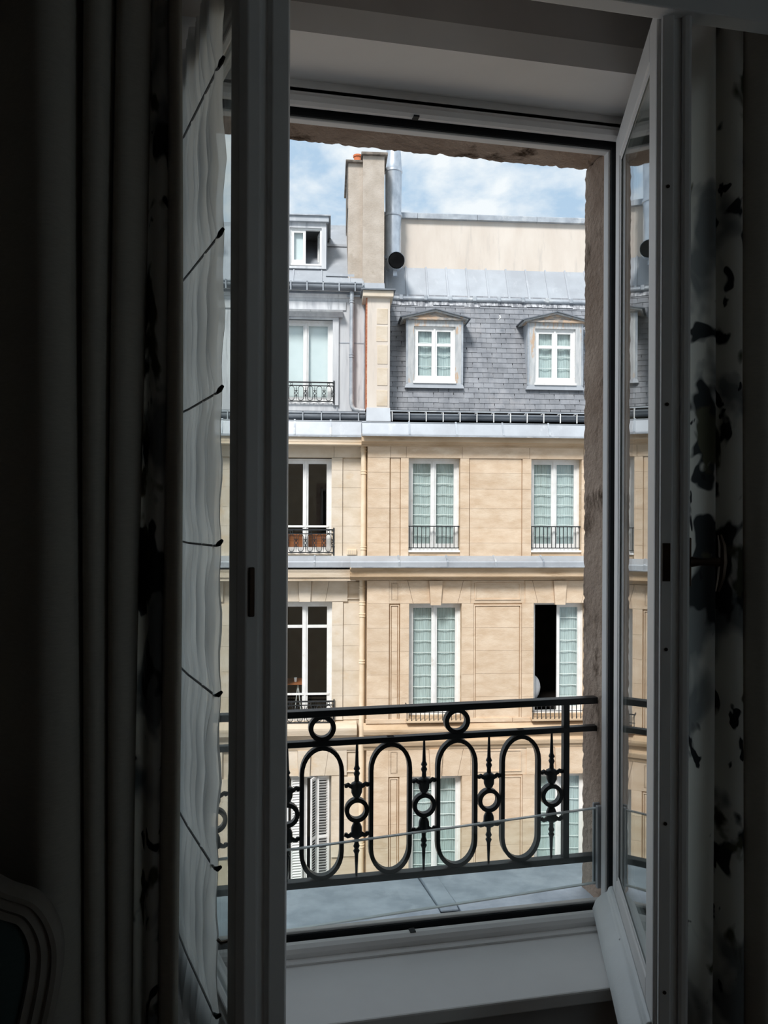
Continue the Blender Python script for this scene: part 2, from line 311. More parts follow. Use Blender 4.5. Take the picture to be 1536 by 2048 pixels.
# outer stone wall with opening
SXL, SXR, SZ = -.11, .983, 2.462
m = MB()
m.box(-9, SXL-.16, 1.86, YO, G, 7).box(SXR+.16, 9, 1.86, YO, G, 7).box(SXL-.16, SXR+.16, 1.86, YO, SZ+.22, 7).box(SXL-.16, SXR+.16, 1.86, YO, G, .38)
wo_ = m.build('wall_exterior', 'exterior'); struct(wo_, 'limestone outer wall holding the window opening', 'wall')
from mathutils import noise as mnoise
def rough_block(name, x0, x1, y0, y1, z0, z1, n, amp, parent):
    """weathered stone: subdivided box with uneven faces and chipped arrises"""
    import bmesh
    me = MB().box(x0, x1, y0, y1, z0, z1).mesh(name, 'reveal')
    bm = bmesh.new(); bm.from_mesh(me)
    for ax, cnt in enumerate(n):
        lo = (x0, y0, z0)[ax]; hi = (x1, y1, z1)[ax]
        for i in range(1, cnt):
            pn = [0, 0, 0]; pn[ax] = 1; co = [0, 0, 0]; co[ax] = lo+(hi-lo)*i/cnt
            bmesh.ops.bisect_plane(bm, geom=bm.verts[:]+bm.edges[:]+bm.faces[:], plane_co=co, plane_no=pn)
    cx = Vector(((x0+x1)/2, (y0+y1)/2, (z0+z1)/2))
    for v in bm.verts:
        p = v.co.copy()
        d = mnoise.noise(p*7)*.35+mnoise.noise(p*40)*.45+mnoise.noise(p*95)*.5
        chip = max(0, mnoise.noise(p*55+Vector((5, 3, 1)))-.12)*1.5
        nrm = Vector((0, 0, 0)); edges = 0
        for ax, (lo, hi) in enumerate(((x0, x1), (y0, y1), (z0, z1))):
            if abs(p[ax]-lo) < 1e-5: nrm[ax] = -1; edges += 1
            if abs(p[ax]-hi) < 1e-5: nrm[ax] = 1; edges += 1
        if edges: v.co = p+nrm*amp*(d-.3-(chip*1.2 if edges > 1 else 0))
    bm.to_mesh(me); bm.free()
    for p in me.polygons: p.use_smooth = False
    o = bpy.data.objects.new(name, me); col.objects.link(o); o.parent = parent
    return o
o = rough_block('jamb_stone', SXR, SXR+.16, 1.865, YO+.005, .36, SZ+.0, (3, 14, 240), .0032, wo_); o['label'] = 'weathered brown stone jamb'
o = rough_block('jamb_stone', SXL-.16, SXL, 1.865, YO+.005, .36, SZ+.0, (3, 8, 60), .0032, wo_)
o = rough_block('lintel_stone', SXL-.16, SXR+.16, 1.865, YO+.008, SZ, SZ+.22, (160, 14, 4), .0032, wo_); o['label'] = 'stained brown stone lintel'

# ------------------------------------------------------------------ window_1: frame, two casements
win = empty('window_1', ((FXL+FXR)/2, 1.82, 0)); struct(win, 'tall white double casement window standing open to the room', 'window')
def wpart(mb, name, mat, parent=win, smooth=False, bevel=0):
    o = mb.build(name, mat, parent, smooth, bevel); o.location = (-win.location.x, -win.location.y, 0); return o
ZB, ZH = ZS+.0, ZT
# inner member (nosing), rebate, outer lip on four sides
fr_w = .05
wpart(MB().box(XL, FXL+.0, YF0, 1.868, ZB, ZH), 'frame_jamb', 'paint', bevel=.006)
wpart(MB().box(FXR+.012, XR, YF0, 1.868, ZB, ZH), 'frame_jamb', 'paint', bevel=.006)
wpart(MB().box(FXR-.006, FXR+.02, 1.842, 1.868, ZB, ZH-.03), 'frame_lip', 'paint', bevel=.003)
wpart(MB().box(FXL-.02, FXL+.012, 1.842, 1.868, ZB, ZH-.03), 'frame_lip', 'paint', bevel=.003)
wpart(MB().prism([(YF0, ZH-.002), (YF0-.006, ZH-.010), (YF0, ZH-.02), (YF0+.012, ZH-.024), (YF0+.03, ZH-.02), (YF0+.03, ZH+.01), (YF0, ZH+.01)], 'x', FXL-.01, FXR+.015), 'frame_head_nosing', 'paint')
wpart(MB().box(FXL-.01, FXR+.015, YF0+.028, 1.845, ZH-.012, ZH+.01), 'head_rebate', 'near_black')  # dark colour paints the shade of the head gap
wpart(MB().box(FXL-.01, FXR+.015, 1.842, 1.868, ZH-.036, ZH+.01), 'head_lip', 'paint', bevel=.003)
# sill member
wpart(MB().prism([(YF0-.012, ZB+.0), (YF0-.012, ZB+.018), (YF0-.006, ZB+.026), (YF0+.006, ZB+.030), (YF0+.022, ZB+.028), (YF0+.03, ZB+.02), (YF0+.03, ZB)], 'x', FXL-.01, FXR+.012), 'frame_sill_nosing', 'paint')
wpart(MB().box(FXL-.01, FXR+.012, YF0+.028, 1.845, ZB-.02, ZB+.006), 'sill_rebate', 'near_black')  # dark colour paints the shade of the sill gap
wpart(MB().prism([(1.842, ZB), (1.842, ZB+.036), (1.868, ZB+.030), (1.868, ZB)], 'x', FXL-.01, FXR+.0), 'sill_lip', 'paint', bevel=.003)
wpart(MB().box(FXL-.01, FXR+.015, 1.836, 1.8425, ZH-.031, ZH), 'rebate_shade_strip', 'near_black'); wpart(MB().box(FXL-.01, FXR+.012, 1.836, 1.8425, ZB, ZB+.030), 'rebate_shade_strip', 'near_black')  # dark strips painting the rebate's shade onto the lip faces
wpart(MB().box(FXR-.001, FXR+.016, 1.834, 1.8425, ZB+.03, ZH-.03), 'rebate_shade_strip', 'near_black')  # same painted shade down the right jamb
for z, k in ((ZH-.0225, 'strike_plate'), (ZB+.0285, 'strike_plate')):
    wpart(MB().box(.437, .451, YF0+.004, YF0+.022, z-.003, z+.003), k, 'near_black')
# bottom drain moulding strip on the tablet
wpart(MB().prism([(YF0-.03, ZB-.002), (YF0-.03, ZB+.005), (YF0-.024, ZB+.007), (YF0-.012, ZB+.007), (YF0-.012, ZB-.002)], 'x', XL, XR), 'sill_bead', 'paint')
wpart(MB().box(XL, XR, YI-.012, YF0-.01, ZB-.03, ZB), 'sill_board', 'paint', bevel=.004)
wpart(MB().box(XL-.002, XL+.006, YI, YF0, ZB, ZT-.001), 'reveal_lining', 'paint')
wpart(MB().box(XR-.006, XR+.002, YI, YF0, ZB, ZT-.001), 'reveal_lining', 'paint')
wpart(MB().prism([(YI-.003, ZT-.004), (YF0+.01, ZT+.030), (YF0+.01, ZT+.055), (YI-.003, ZT+.055)], 'x', XL, XR), 'soffit_board', 'paint')
wpart(MB().box(XL, XR, YF0, 1.864, ZT+.002, ZT+.05), 'frame_head', 'paint')

CW = .535; CZ0, CZ1 = ZB+.034, ZH-.026
def casement(hx, hy, ang, side, name_label):
    """local x runs from hinge to free edge, local y: + = face that looks outdoors when shut"""
    e = empty('casement', (hx-win.location.x, hy-win.location.y, 0), 0, win)
    # side=+1: left leaf (closed dir +x) ; -1: right leaf (closed dir -x)
    if side > 0: e.rotation_euler = (0, 0, -radians(ang)); sy = 1
    else: e.rotation_euler = (0, 0, radians(180+ang)); sy = -1
    e['label'] = name_label
    return e, sy
def cas_parts(e, sy, T=.045, stile=.072, gy=-.0225):
    def bx(x0, x1, y0, y1, z0, z1, name, mat='paint', bev=.004):
        return MB().box(x0, x1, min(y0*sy, y1*sy), max(y0*sy, y1*sy), z0, z1).build(name, mat, e, False, bev)
    # T: leaf thickness, local y from -T (room face) to 0 (outdoor face)
    bx(0, stile-.012, -T, 0, CZ0, CZ1, 'stile'); bx(CW-stile, CW, -T, 0, CZ0, CZ1, 'stile')
    bx(stile-.012, CW-stile, -T, 0, CZ1-.07, CZ1, 'top_rail'); bx(stile-.012, CW-stile, -T, 0, CZ0, CZ0+.10, 'bottom_rail')
    # glazing beads stepped towards the glass on both faces
    gx0, gx1, gz0, gz1 = stile-.012, CW-stile, CZ0+.10, CZ1-.07
    for y0, y1 in ((gy+.003, -.003), (-T+.006, gy-.003)):
        for a in ((gx0, gx0+.012, gz0, gz1), (gx1-.012, gx1, gz0, gz1), (gx0+.012, gx1-.012, gz0, gz0+.012), (gx0+.012, gx1-.012, gz1-.012, gz1)):
            bx(a[0], a[1], y0, y1, a[2], a[3], 'glazing_bead', 'paint', .003)
    bx(gx0+.004, gx1-.004, gy-.002, gy+.002, gz0+.004, gz1-.004, 'pane', 'glass', 0)
    return gx0, gx1, gz0, gz1
# right leaf
eR, sR = casement(.967, 1.80, 69.45, -1, 'right casement leaf with a rounded weather bar along its foot')
cas_parts(eR, sR, gy=-.008)
# weather bar (jet d'eau) on outdoor face of bottom rail
pr = [(.0, CZ0+.086), (.010, CZ0+.082), (.014, CZ0+.070), (.026, CZ0+.064), (.042, CZ0+.046), (.050, CZ0+.024), (.046, CZ0+.006), (.03, CZ0-.002), (0, CZ0-.002)]
MB().prism([(y*sR, z-.028) for y, z in pr], 'x', .0, CW-.004).build('weather_bar', 'paint_worn', eR, True, .003)
MB().box(CW-.001, CW+.012, -.030 if sR > 0 else .008, -.008 if sR > 0 else .030, CZ0, CZ1).build('meeting_strip', 'paint', eR, False, .003)
MB().box(CW-.04, CW+.006, .045, .062, CZ0, CZ1).build('cover_strip', 'paint', eR, False, .005)
for z in (.62, .93, 1.25, 1.7, 2.1): MB().lathe([(.003, -.001), (.0035, .0015), (.001, .002)], (CW+.012, .019, z), 8, 'x').build('screw', 'bronze', eR)
MB().box(CW+.011, CW+.014, .012, .026, 1.375, 1.445).build('lock_plate', 'bronze', eR, False, .001)
# lever handle: plate, spindle, bar (room face)
MB().box(CW-.016, CW-.004, .062, .067, 1.365, 1.455).build('handle_plate', 'bronze', eR, False, .002)
MB().tube([(CW-.010, .064, 1.41), (CW-.012, .085, 1.41), (CW-.016, .118, 1.41)], .009, 10, rad=[.011, .007, .009]).build('handle_spindle', 'bronze', eR, True)
MB().tube([(CW-.020, .120, 1.46), (CW-.016, .124, 1.44), (CW-.016, .125, 1.41), (CW-.017, .122, 1.38), (CW-.022, .117, 1.355)], .007, 8, rad=[.004, .007, .008, .007, .004]).build('handle_lever', 'bronze', eR, True)
# left leaf (thicker meeting stile), voile on its room face
eL, sL = casement(FXL+.008, 1.80, 75, 1, 'left casement leaf with a thick meeting stile and a white voile')
g0, g1, h0, h1 = cas_parts(eL, sL, stile=.098)
MB().prism([(CW-.04, -.062), (CW+.002, -.062), (CW+.014, -.05), (CW+.014, -.03), (CW+.004, -.026), (CW+.004, -.014), (CW+.016, -.010), (CW+.016, .018), (CW+.006, .024), (CW-.03, .024), (CW-.03, -.001), (CW-.04, -.044)], 'z', CZ0, CZ1).build('meeting_stile', 'paint', eL, False, .002)
MB().box(CW-.075, CW-.04, -.054, -.044, CZ0, CZ1).build('cover_strip', 'paint', eL, False, .004)
MB().box(CW+.012, CW+.018, -.046, -.036, 1.33, 1.41).build('lock_keep', 'bronze', eL, False, .002)
MB().tube([(g1-.004, -.045, .75), (g1-.004, -.057, .75), (g1-.016, -.06, .75)], .003, 6).build('curtain_hook', 'bronze', eL)
pl = eL
# voile: gathered cloth on thin rods fixed to the leaf
sz = [.36, .626, .88, 1.18, 1.44, 1.705, 1.975, 2.27, 2.5]
V0, V1 = .01, .438
rows = []
for j in range(60):
    z = CZ0-.0+(CZ1-CZ0)*j/59; r = []
    near = min(abs(z-q) for q in sz); g = min(1, near/.10)
    for i in range(140):
        t = i/139; x = V0+(V1-.005*sin(z*9)-V0)*t-.010*g*t*t
        a = .0045+.0075*g
        y = -.062+a*(sin(t*70+1.2*sin(z*1.3))+.7*sin(t*127+2+sin(z*2.1))+.6*sin(t*31+.5))*.6-.006*sin(pi*min(1, near/.14))*(.5+t*.5)
        r.append((x, y, z))
    rows.append(r)
vo = MB().grid(rows).build('sheer_curtain', 'voile', eL, True); vo['label'] = 'gathered white voile panel'
for q in sz[1:-1]:
    MB().tube([(V0, -.068, q), (V1*.5, -.0695, q-.003), (V1-.006, -.068, q)], .0022, 6).build('seam_cord', 'voile_seam', eL)
    MB().tube([(V1-.012, -.067, q), (V1+.004, -.066, q+.004), (V1+.012, -.063, q+.010)], .005, 8, rad=[.002, .0045, .003]).build('cord_knob', 'near_black', eL, True)

w2 = empty('added_window', (2.65, -.85, .5)); struct(w2, 'added white casement window in the unseen side wall, letting in daylight', 'window')  # unseen window, added to bring daylight onto drapes and casement edges
def w2b(y0, y1, z0, z1, nm, mt, x0=2.62, x1=2.67): o = MB().box(x0, x1, y0, y1, z0, z1).build(nm, mt, w2); o.location = -w2.location
for y0, y1, z0, z1 in ((-1.5, -1.43, .5, 2.5), (-.27, -.2, .5, 2.5), (-.885, -.815, .57, 2.43), (-1.43, -.27, .5, .57), (-1.43, -.27, 2.43, 2.5)): w2b(y0, y1, z0, z1, 'frame', 'paint')
for y0, y1 in ((-1.43, -.885), (-.815, -.27)): w2b(y0, y1, .57, 2.43, 'pane', 'glass', 2.643, 2.647)

# ------------------------------------------------------------------ outer sill, glass guard, railing
SS = empty('outer_sill', (.42, 2.05, .38)); struct(SS, 'grey zinc covered stone sill outside the window', 'sill')
def rel(o, p): o.location = -p.location; return o
def zs(y): return .458-.10*(y-1.87)
rel(MB().prism([(1.865, .37), (2.20, .37), (2.20, zs(2.2)-.02), (1.93, zs(1.93)-.004), (1.865, zs(1.865))], 'x', SXL-.2, SXR+.25).build('sill_stone', 'sillstone', SS, False, .004), SS)
for a, b in ((SXL-.2, .553), (.609, SXR+.25)):
    rel(MB().prism([(1.925, zs(1.925)-.003), (1.925, zs(1.925)+.003), (1.95, zs(1.95)+.006), (2.225, zs(2.225)+.006), (2.235, zs(2.235)-.004), (2.235, .36), (2.205, .36), (2.205, zs(2.2)-.03)], 'x', a, b).build('zinc_sheet', 'sillzinc', SS, False, .002), SS)
rel(MB().prism([(1.945, zs(1.945)+.001), (1.947, zs(1.945)+.004), (1.975, zs(1.975)+.011), (2.228, zs(2.228)+.016), (2.237, zs(2.237)), (2.237, .37), (2.21, .37)], 'x', .557, .605).build('zinc_cover_strip', 'sillzinc', SS, False, .003), SS)

gg = empty('glass_guard', (.42, 1.897, .47)); tag(gg, 'clear glass safety panel clamped between the stone jambs inside the iron railing', 'glass panel')
YG = 1.897
def zg(x, top): return (.714+(x-.98)*.053) if top else (.515+(x-.98)*.050)
rel(MB().hexa([(SXL, YG-.004, zg(SXL, 0)), (.975, YG-.004, zg(.975, 0)), (.975, YG-.004, zg(.975, 1)), (SXL, YG-.004, zg(SXL, 1))],
              [(SXL, YG+.004, zg(SXL, 0)), (.975, YG+.004, zg(.975, 0)), (.975, YG+.004, zg(.975, 1)), (SXL, YG+.004, zg(SXL, 1))]).build('pane', 'glass', gg), gg)
for tp in (0, 1):
    q = .0004 if tp else -.0004
    rel(MB().hexa([(SXL, YG-.0042, zg(SXL, tp)-.0015), (.975, YG-.0042, zg(.975, tp)-.0015), (.975, YG+.0042, zg(.975, tp)-.0015), (SXL, YG+.0042, zg(SXL, tp)-.0015)],
                  [(SXL, YG-.0042, zg(SXL, tp)+.0015), (.975, YG-.0042, zg(.975, tp)+.0015), (.975, YG+.0042, zg(.975, tp)+.0015), (SXL, YG+.0042, zg(SXL, tp)+.0015)]).build('polished_edge', 'glass_edge', gg), gg)
for x0, x1, zz in ((.966, .986, .506), (SXL-.004, SXL+.014, .452)):
    rel(MB().box(x0, x1, YG-.018, YG-.005, zz, zz+.218).box(x0, x1, YG+.005, YG+.014, zz, zz+.218).build('clamp', 'clamp', gg, False, .002), gg)

def stadium(cx, cz, w, h, n=14):
    r = w/2; s = h/2-r*1.25; pts = []
    for i in range(n+1): a = pi*i/n; pts.append((cx+r*cos(a), cz+s+r*1.25*sin(a)))
    for i in range(n+1): a = pi+pi*i/n; pts.append((cx+r*cos(a), cz-s+r*1.25*sin(a)))
    return pts
def circ(cx, cz, r, n=24): return [(cx+r*cos(2*pi*i/n), cz+r*sin(2*pi*i/n)) for i in range(n)]
def ornament_meshes(mat, seg=10, n=14):
    """shared meshes: oval hoop, small ring, spindle (all around x=z=0)"""
    oval = MB().bar(stadium(0, 0, .101, .325, n), .0105, .017, 0)
    oval.box(-.009, .009, -.008, .008, .162, .182).box(-.009, .009, -.008, .008, -.182, -.162)
    ring = MB().bar(circ(0, 0, .0255, n*2), .0105, .016, 0)
    up = [(.0028, .168), (.0035, .150), (.0045, .125), (.0050, .112), (.0085, .104), (.0052, .099), (.0085, .092), (.0055, .084), (.0062, .072), (.0145, .067), (.0165, .062), (.0145, .056), (.0140, .044), (.0105, .036), (.0095, .034), (.0060, .032), (.0095, .027), (.0060, .0235)]
    sp = MB().lathe([(r, z+.0) for r, z in up], (0, 0, 0), seg)
    for sx in (-1, 1):
        sp.tube([(sx*.008, 0, .058), (sx*.017, -.001, .061), (sx*.0235, -.001, .066), (sx*.027, -.001, .064), (sx*.0275, -.001, .058)], .005, 6, rad=[.0075, .0058, .0052, .0062, .004])
    low = [(r, -z) for r, z in up]
    sp.lathe(low, (0, 0, 0), seg)
    for sx in (-1, 1):
        sp.tube([(sx*.008, 0, -.060), (sx*.017, -.001, -.064), (sx*.0235, -.001, -.066), (sx*.027, -.001, -.063), (sx*.0275, -.001, -.057)], .005, 6, rad=[.0075, .0058, .0052, .0062, .004])
    return oval.mesh('oval_hoop', mat, True), ring.mesh('iron_ring', mat, True), sp.mesh('spindle', mat, True)
RL = empty('balcony_railing', (.4155, 1.93, .55)); tag(RL, 'black wrought iron window railing with oval hoops, rings and spear spindles', 'railing')
YR = 1.93
ov, rg, spn = ornament_meshes('black_iron')
for z0, z1, nm, dp in ((.9855, 1.0025, 'top_rail', .027), (.9110, .9255, 'middle_rail', .021), (.560, .577, 'bottom_rail', .025)):
    rel(MB().box(SXL-.02, SXR+.03, YR-dp/2, YR+dp/2, z0, z1).build(nm, 'black_iron', RL, False, .0018), RL)
for x in (.897, -.066):
    rel(MB().box(x-.0085, x+.0085, YR-.0095, YR+.0095, .565, .990).build('post', 'black_iron', RL, False, .002), RL)
for i in range(5):
    x = .063+.1763*i
    inst(ov, 'oval_hoop', RL, (x-RL.location.x, 0, .7435-RL.location.z))
    if i in (1, 3): inst(rg, 'top_ring', RL, (x-RL.location.x, 0, .9565-RL.location.z), (1.12, 1.1, 1.10))
for i in range(6):
    x = -.024+.1763*i
    inst(rg, 'iron_ring', RL, (x-RL.location.x, 0, .7435-RL.location.z), (1, 1, 1))
    inst(spn, 'spindle', RL, (x-RL.location.x, 0, .7435-RL.location.z))

# ------------------------------------------------------------------ opposite buildings
EB = empty('tan_building', (FP.x, FP.y, G), FROT)
tag(EB, 'tan limestone building across the street with slate mansard and pedimented dormers', 'building')
EA = empty('pale_building', (FP.x, FP.y, G), FROT)
tag(EA, 'pale limestone building across the street with streaked zinc mansard and downpipes', 'building')
def box(p, name, mat, u0, u1, v0, v1, z0, z1, bevel=0): return MB().box(u0, u1, v0, v1, z0, z1).build(name, mat, p, False, bevel)
def mould(p, name, mat, prof, u0, u1): return MB().prism(prof, 'x', u0, u1).build(name, mat, p)
def blocks(p, u0, u1, z0, z1, vf, mat, zj=None, course=.45, us=(), gap=.0038, depth=.05):
    """ashlar: separate stones with open joints; vf = face, stones reach `depth` into the wall"""
    n = max(1, round((z1-z0)/course)); zs_ = [z0]+(sorted(q for q in zj if z0+.05 < q < z1-.05) if zj else [z0+(z1-z0)*i/n for i in range(1, n)])+[z1]
    for j in range(len(zs_)-1):
        a = [u0]+sorted(us)+[u1]
        if us and j % 2: a = [u0]+[q+.14 for q in sorted(us)]+[u1]
        for i in range(len(a)-1):
            jit = random.uniform(-.002, .002)
            blk('stone_block', p, a[i]+gap/2, a[i+1]-gap/2, vf+jit, vf+depth, zs_[j]+gap/2, zs_[j+1]-gap/2, mat)

def voile_mesh(w, h, mat, nseam, v, seed):
    rnd = random.Random(seed); ph = [rnd.uniform(0, 6) for _ in range(3)]; rows = []
    for j in range(2*nseam+1):
        z = h*j/(2*nseam); g = 1 if j % 2 else .4; r = []
        for i in range(49):
            t = i/48; r.append((w*t, v+.006*g*(sin(t*60+ph[0])+.6*sin(t*101+ph[1]))+.008*sin(t*9+ph[2]), z))
        rows.append(r)
    return MB().grid(rows)
def fwindow(p, u0, u1, z0, z1, v=.18, mat='white_paint', curtain='sage', transom=None, seams=6, openl=False, openr=False, gl='glass_far', label=None, mid=None, fw=.05, dark=True, dimz=.0, sh=.5):
    """window part > sashes, panes, curtains; v = outer face of the frame"""
    c = mid if mid is not None else (u0+u1)/2
    w = MB().box(u0, u0+fw, v, v+.08, z0, z1).box(u1-fw, u1, v, v+.08, z0, z1).box(u0+fw, u1-fw, v, v+.08, z1-fw, z1).box(u0+fw, u1-fw, v, v+.08, z0, z0+fw).build('window', mat, p)
    if label: w['label'] = label
    st = .06
    for side in (0, 1):
        a, b = (u0+fw, c) if side == 0 else (c, u1-fw); lo, hi = z0+fw, z1-fw
        if (side == 0 and openl) or (side == 1 and openr):
            # leaf swung inward on its jamb
            x = a if side == 0 else b; wd = b-a; d = 1 if side == 0 else -1; an = radians(78)
            def Q(t, off): return (x+d*(t*cos(an))+off*sin(an), v+.05+t*sin(an)-off*cos(an)*d)
            mb = MB()
            for t0, t1, q0, q1 in ((0, st, lo, hi), (wd-st, wd, lo, hi), (st, wd-st, lo, lo+.09), (st, wd-st, hi-st, hi)):
                mb.prism([Q(t0, 0), Q(t1, 0), Q(t1, .04), Q(t0, .04)], 'z', q0, q1)
            mb.build('sash', mat, w); MB().prism([Q(st, .018), Q(wd-st, .018), Q(wd-st, .022), Q(st, .022)], 'z', lo+.09, hi-st).build('pane', gl, w)
            continue
        mb = MB().box(a, a+st, v+.015, v+.06, lo, hi).box(b-st, b, v+.015, v+.06, lo, hi).box(a+st, b-st, v+.015, v+.06, hi-st, hi).box(a+st, b-st, v+.015, v+.06, lo, lo+.09)
        if transom: mb.box(a+st, b-st, v+.01, v+.06, transom-.03, transom+.03)
        mb.build('sash', mat, w)
        zs2 = [(lo+.09, hi-st)] if not transom else [(lo+.09, transom-.03), (transom+.03, hi-st)]
        for q0, q1 in zs2: box(w, 'pane', gl, a+st, b-st, v+.034, v+.038, q0, q1)
        if curtain == 'sage':
            hh = hi-lo-.1; vm = voile_mesh(b-a-.06, hh, 'sage', seams, 0, int(u0*100+side*7+z0*13)); o = vm.build('sheer_curtain', 'sage', w, True); o.location = (a+.03, v+.118, lo+.05)
            for k in range(1, seams):
                q = lo+.05+hh*k/seams; sg = .006*sin(k*2.3+u0)
                MB().tube([(a+.05, v+.078, q), ((a+b)/2, v+.076, q+sg), (b-.05, v+.078, q-.004)], .0085, 5).build('curtain_seam', 'seam', w)
        elif curtain == 'blind': box(w, 'roller_blind', 'blind', a+.02, b-.02, v+.11, v+.115, lo+dimz, hi)
    MB().box(c-.022, c+.022, v-.004, v+.02, z0+fw, z1-fw).build('astragal', mat, w) if not (openl or openr) else None
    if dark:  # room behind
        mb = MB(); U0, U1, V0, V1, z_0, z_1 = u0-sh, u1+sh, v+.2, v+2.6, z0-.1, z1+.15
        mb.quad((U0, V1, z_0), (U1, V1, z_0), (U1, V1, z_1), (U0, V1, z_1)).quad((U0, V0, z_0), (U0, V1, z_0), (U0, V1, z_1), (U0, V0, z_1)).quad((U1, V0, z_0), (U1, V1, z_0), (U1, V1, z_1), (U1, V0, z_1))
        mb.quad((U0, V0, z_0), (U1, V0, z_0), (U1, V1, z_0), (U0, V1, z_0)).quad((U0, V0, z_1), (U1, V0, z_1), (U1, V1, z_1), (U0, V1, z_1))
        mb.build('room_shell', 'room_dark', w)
    return w
def straight_railing(p, u0, u1, z0, z1, v, n, low=None):
    r = MB().box(u0, u1, v-.012, v+.012, z1-.022, z1).box(u0, u1, v-.01, v+.01, z0, z0+.018).build('window_railing', 'iron_far', p)
    if low:
        q = MB().box(u0, u1, v-.008, v+.008, low-.006, low+.006).build('lower_bar', 'iron_far', r)
    bm_ = MB().box(-.0075, .0075, -.0075, .0075, z0, z1-.01).mesh('baluster', 'iron_far')
    for i in range(n): inst(bm_, 'baluster', r, (u0+.02+(u1-u0-.04)*i/(n-1), v, 0))
    for x in (u0, u1): MB().box(x-.01, x+.01, v, v+.2, z1-.022, z1).build('bracket', 'iron_far', r)
    return r
OVF, RGF, SPF = ornament_meshes('iron_far', 6, 8)
def ornate_railing(p, u0, u1, z0, z1, v, n=6):
    """n = hoops; design height .446 -> scaled"""
    h = z1-z0; k = h/.446
    mb = MB()
    for a, b in ((.972, 1.0), (.902, .920), (.554, .574)): mb.box(u0, u1, v-.012, v+.012, z0+(a-.554)*k, z0+(b-.554)*k)
    r = mb.build('window_railing', 'iron_far', p)
    for x in (u0, u1): MB().box(x-.013, x+.013, v-.013, v+.013, z0-.05, z1+.03).build('post', 'iron_far', r)
    sp = (u1-u0)/(n+.15); kk = sp/.1763
    for i in range(n):
        x = u0+sp*(.575+i); inst(OVF, 'oval_hoop', r, (x, v, z0+(.741-.554)*k), (kk, k, k))
        if i % 2: inst(RGF, 'top_ring', r, (x, v, z0+(.946-.554)*k), (k, k, k))
    for i in range(n+1):
        x = u0+sp*(.075+i); inst(RGF, 'iron_ring', r, (x, v, z0+(.741-.554)*k), (kk, k, k)); inst(SPF, 'spindle', r, (x, v, z0+(.741-.554)*k), (kk, k, k))
    for x in (u0, u1): MB().box(x-.012, x+.012, v, v+.16, z1-.03, z1-.01).build('bracket', 'iron_far', r)
    return r
# ---- tan building: wall core and levels
u = lambda px: Uf(px); z = lambda py: Zf(py)
UB0, UB1 = u(735), u(1620)
DX = u(1062)-u(817)
L1 = [(u(817)+DX*k, u(920)+DX*k) for k in range(3)]
L2 = [(u(819), u(924)), (u(1068), u(1171)), (u(1068)+DX, u(1171)+DX)]
L3 = [(u(820), u(926)), (u(1071), u(1176)), (u(1071)+DX, u(1176)+DX)]
zl1, zl2, zl3 = (z(1101), z(917)), (z(1432), z(1207)), (z(1795), z(1551))
zc = z(860)
core = MB()
def core_level(mb, wins, z0, z1, w0, w1, ua, ub, v0=.03, v1=.35):
    """wall between z0..z1 with openings w0..w1 high"""
    mb.box(ua, ub, v0, v1, w1, z1); mb.box(ua, ub, v0, v1, z0, w0)
    e = ua
    for a, b in wins: mb.box(e, a, v0, v1, w0, w1); e = b
    mb.box(e, ub, v0, v1, w0, w1)
core_level(core, L1, z(1130), zc, zl1[0], zl1[1], UB0, UB1)
core_level(core, L2, z(1470), z(1130), zl2[0], zl2[1], UB0, UB1)
core_level(core, L3, 0, z(1470), zl3[0], zl3[1], UB0, UB1)
core.box(UB0, UB0+.3, .35, 5, 0, zc+2.0)
core.build('wall', 'stone2', EB)
bayends = lambda wins: [(UB0, wins[0][0])]+[(wins[i][1], wins[i+1][0]) for i in range(len(wins)-1)]+[(wins[-1][1], UB1)]
# level 1 stones
zt1, zb1 = z(917), z(1112)
J1 = [z(q) for q in (1086, 1056, 1017, 978, 946)]
for i, (a, b) in enumerate(bayends(L1)):
    if i == 0:
        blocks(EB, a, u(779), zb1, zt1, -.02, 'stone', J1); blocks(EB, u(781), u(800), zb1, zt1, .005, 'stone', J1); blocks(EB, u(801), b, zb1, zt1, -.02, 'stone', J1)
    else:
        s = u(938)-u(920)
        blocks(EB, a, a+s, zb1, zt1, -.02, 'stone', J1)
        e = b-s if i < 3 else UB1
        blocks(EB, a+s+.012, e-.012, zb1, zt1, .005, 'stone', [q for q in J1])
        if i < 3: blocks(EB, b-s, b, zb1, zt1, -.02, 'stone', J1)
# frieze above level 1 windows
fz = [UB0, u(781), u(812)]+[q for a, b in L1 for q in (a-.04, b+.04)][1:]+[UB1]
for i in range(len(fz)-1): blk('frieze_stone', EB, fz[i]+.003, fz[i+1]-.003, -.022, .04, zt1+.004, z(894), 'stone')
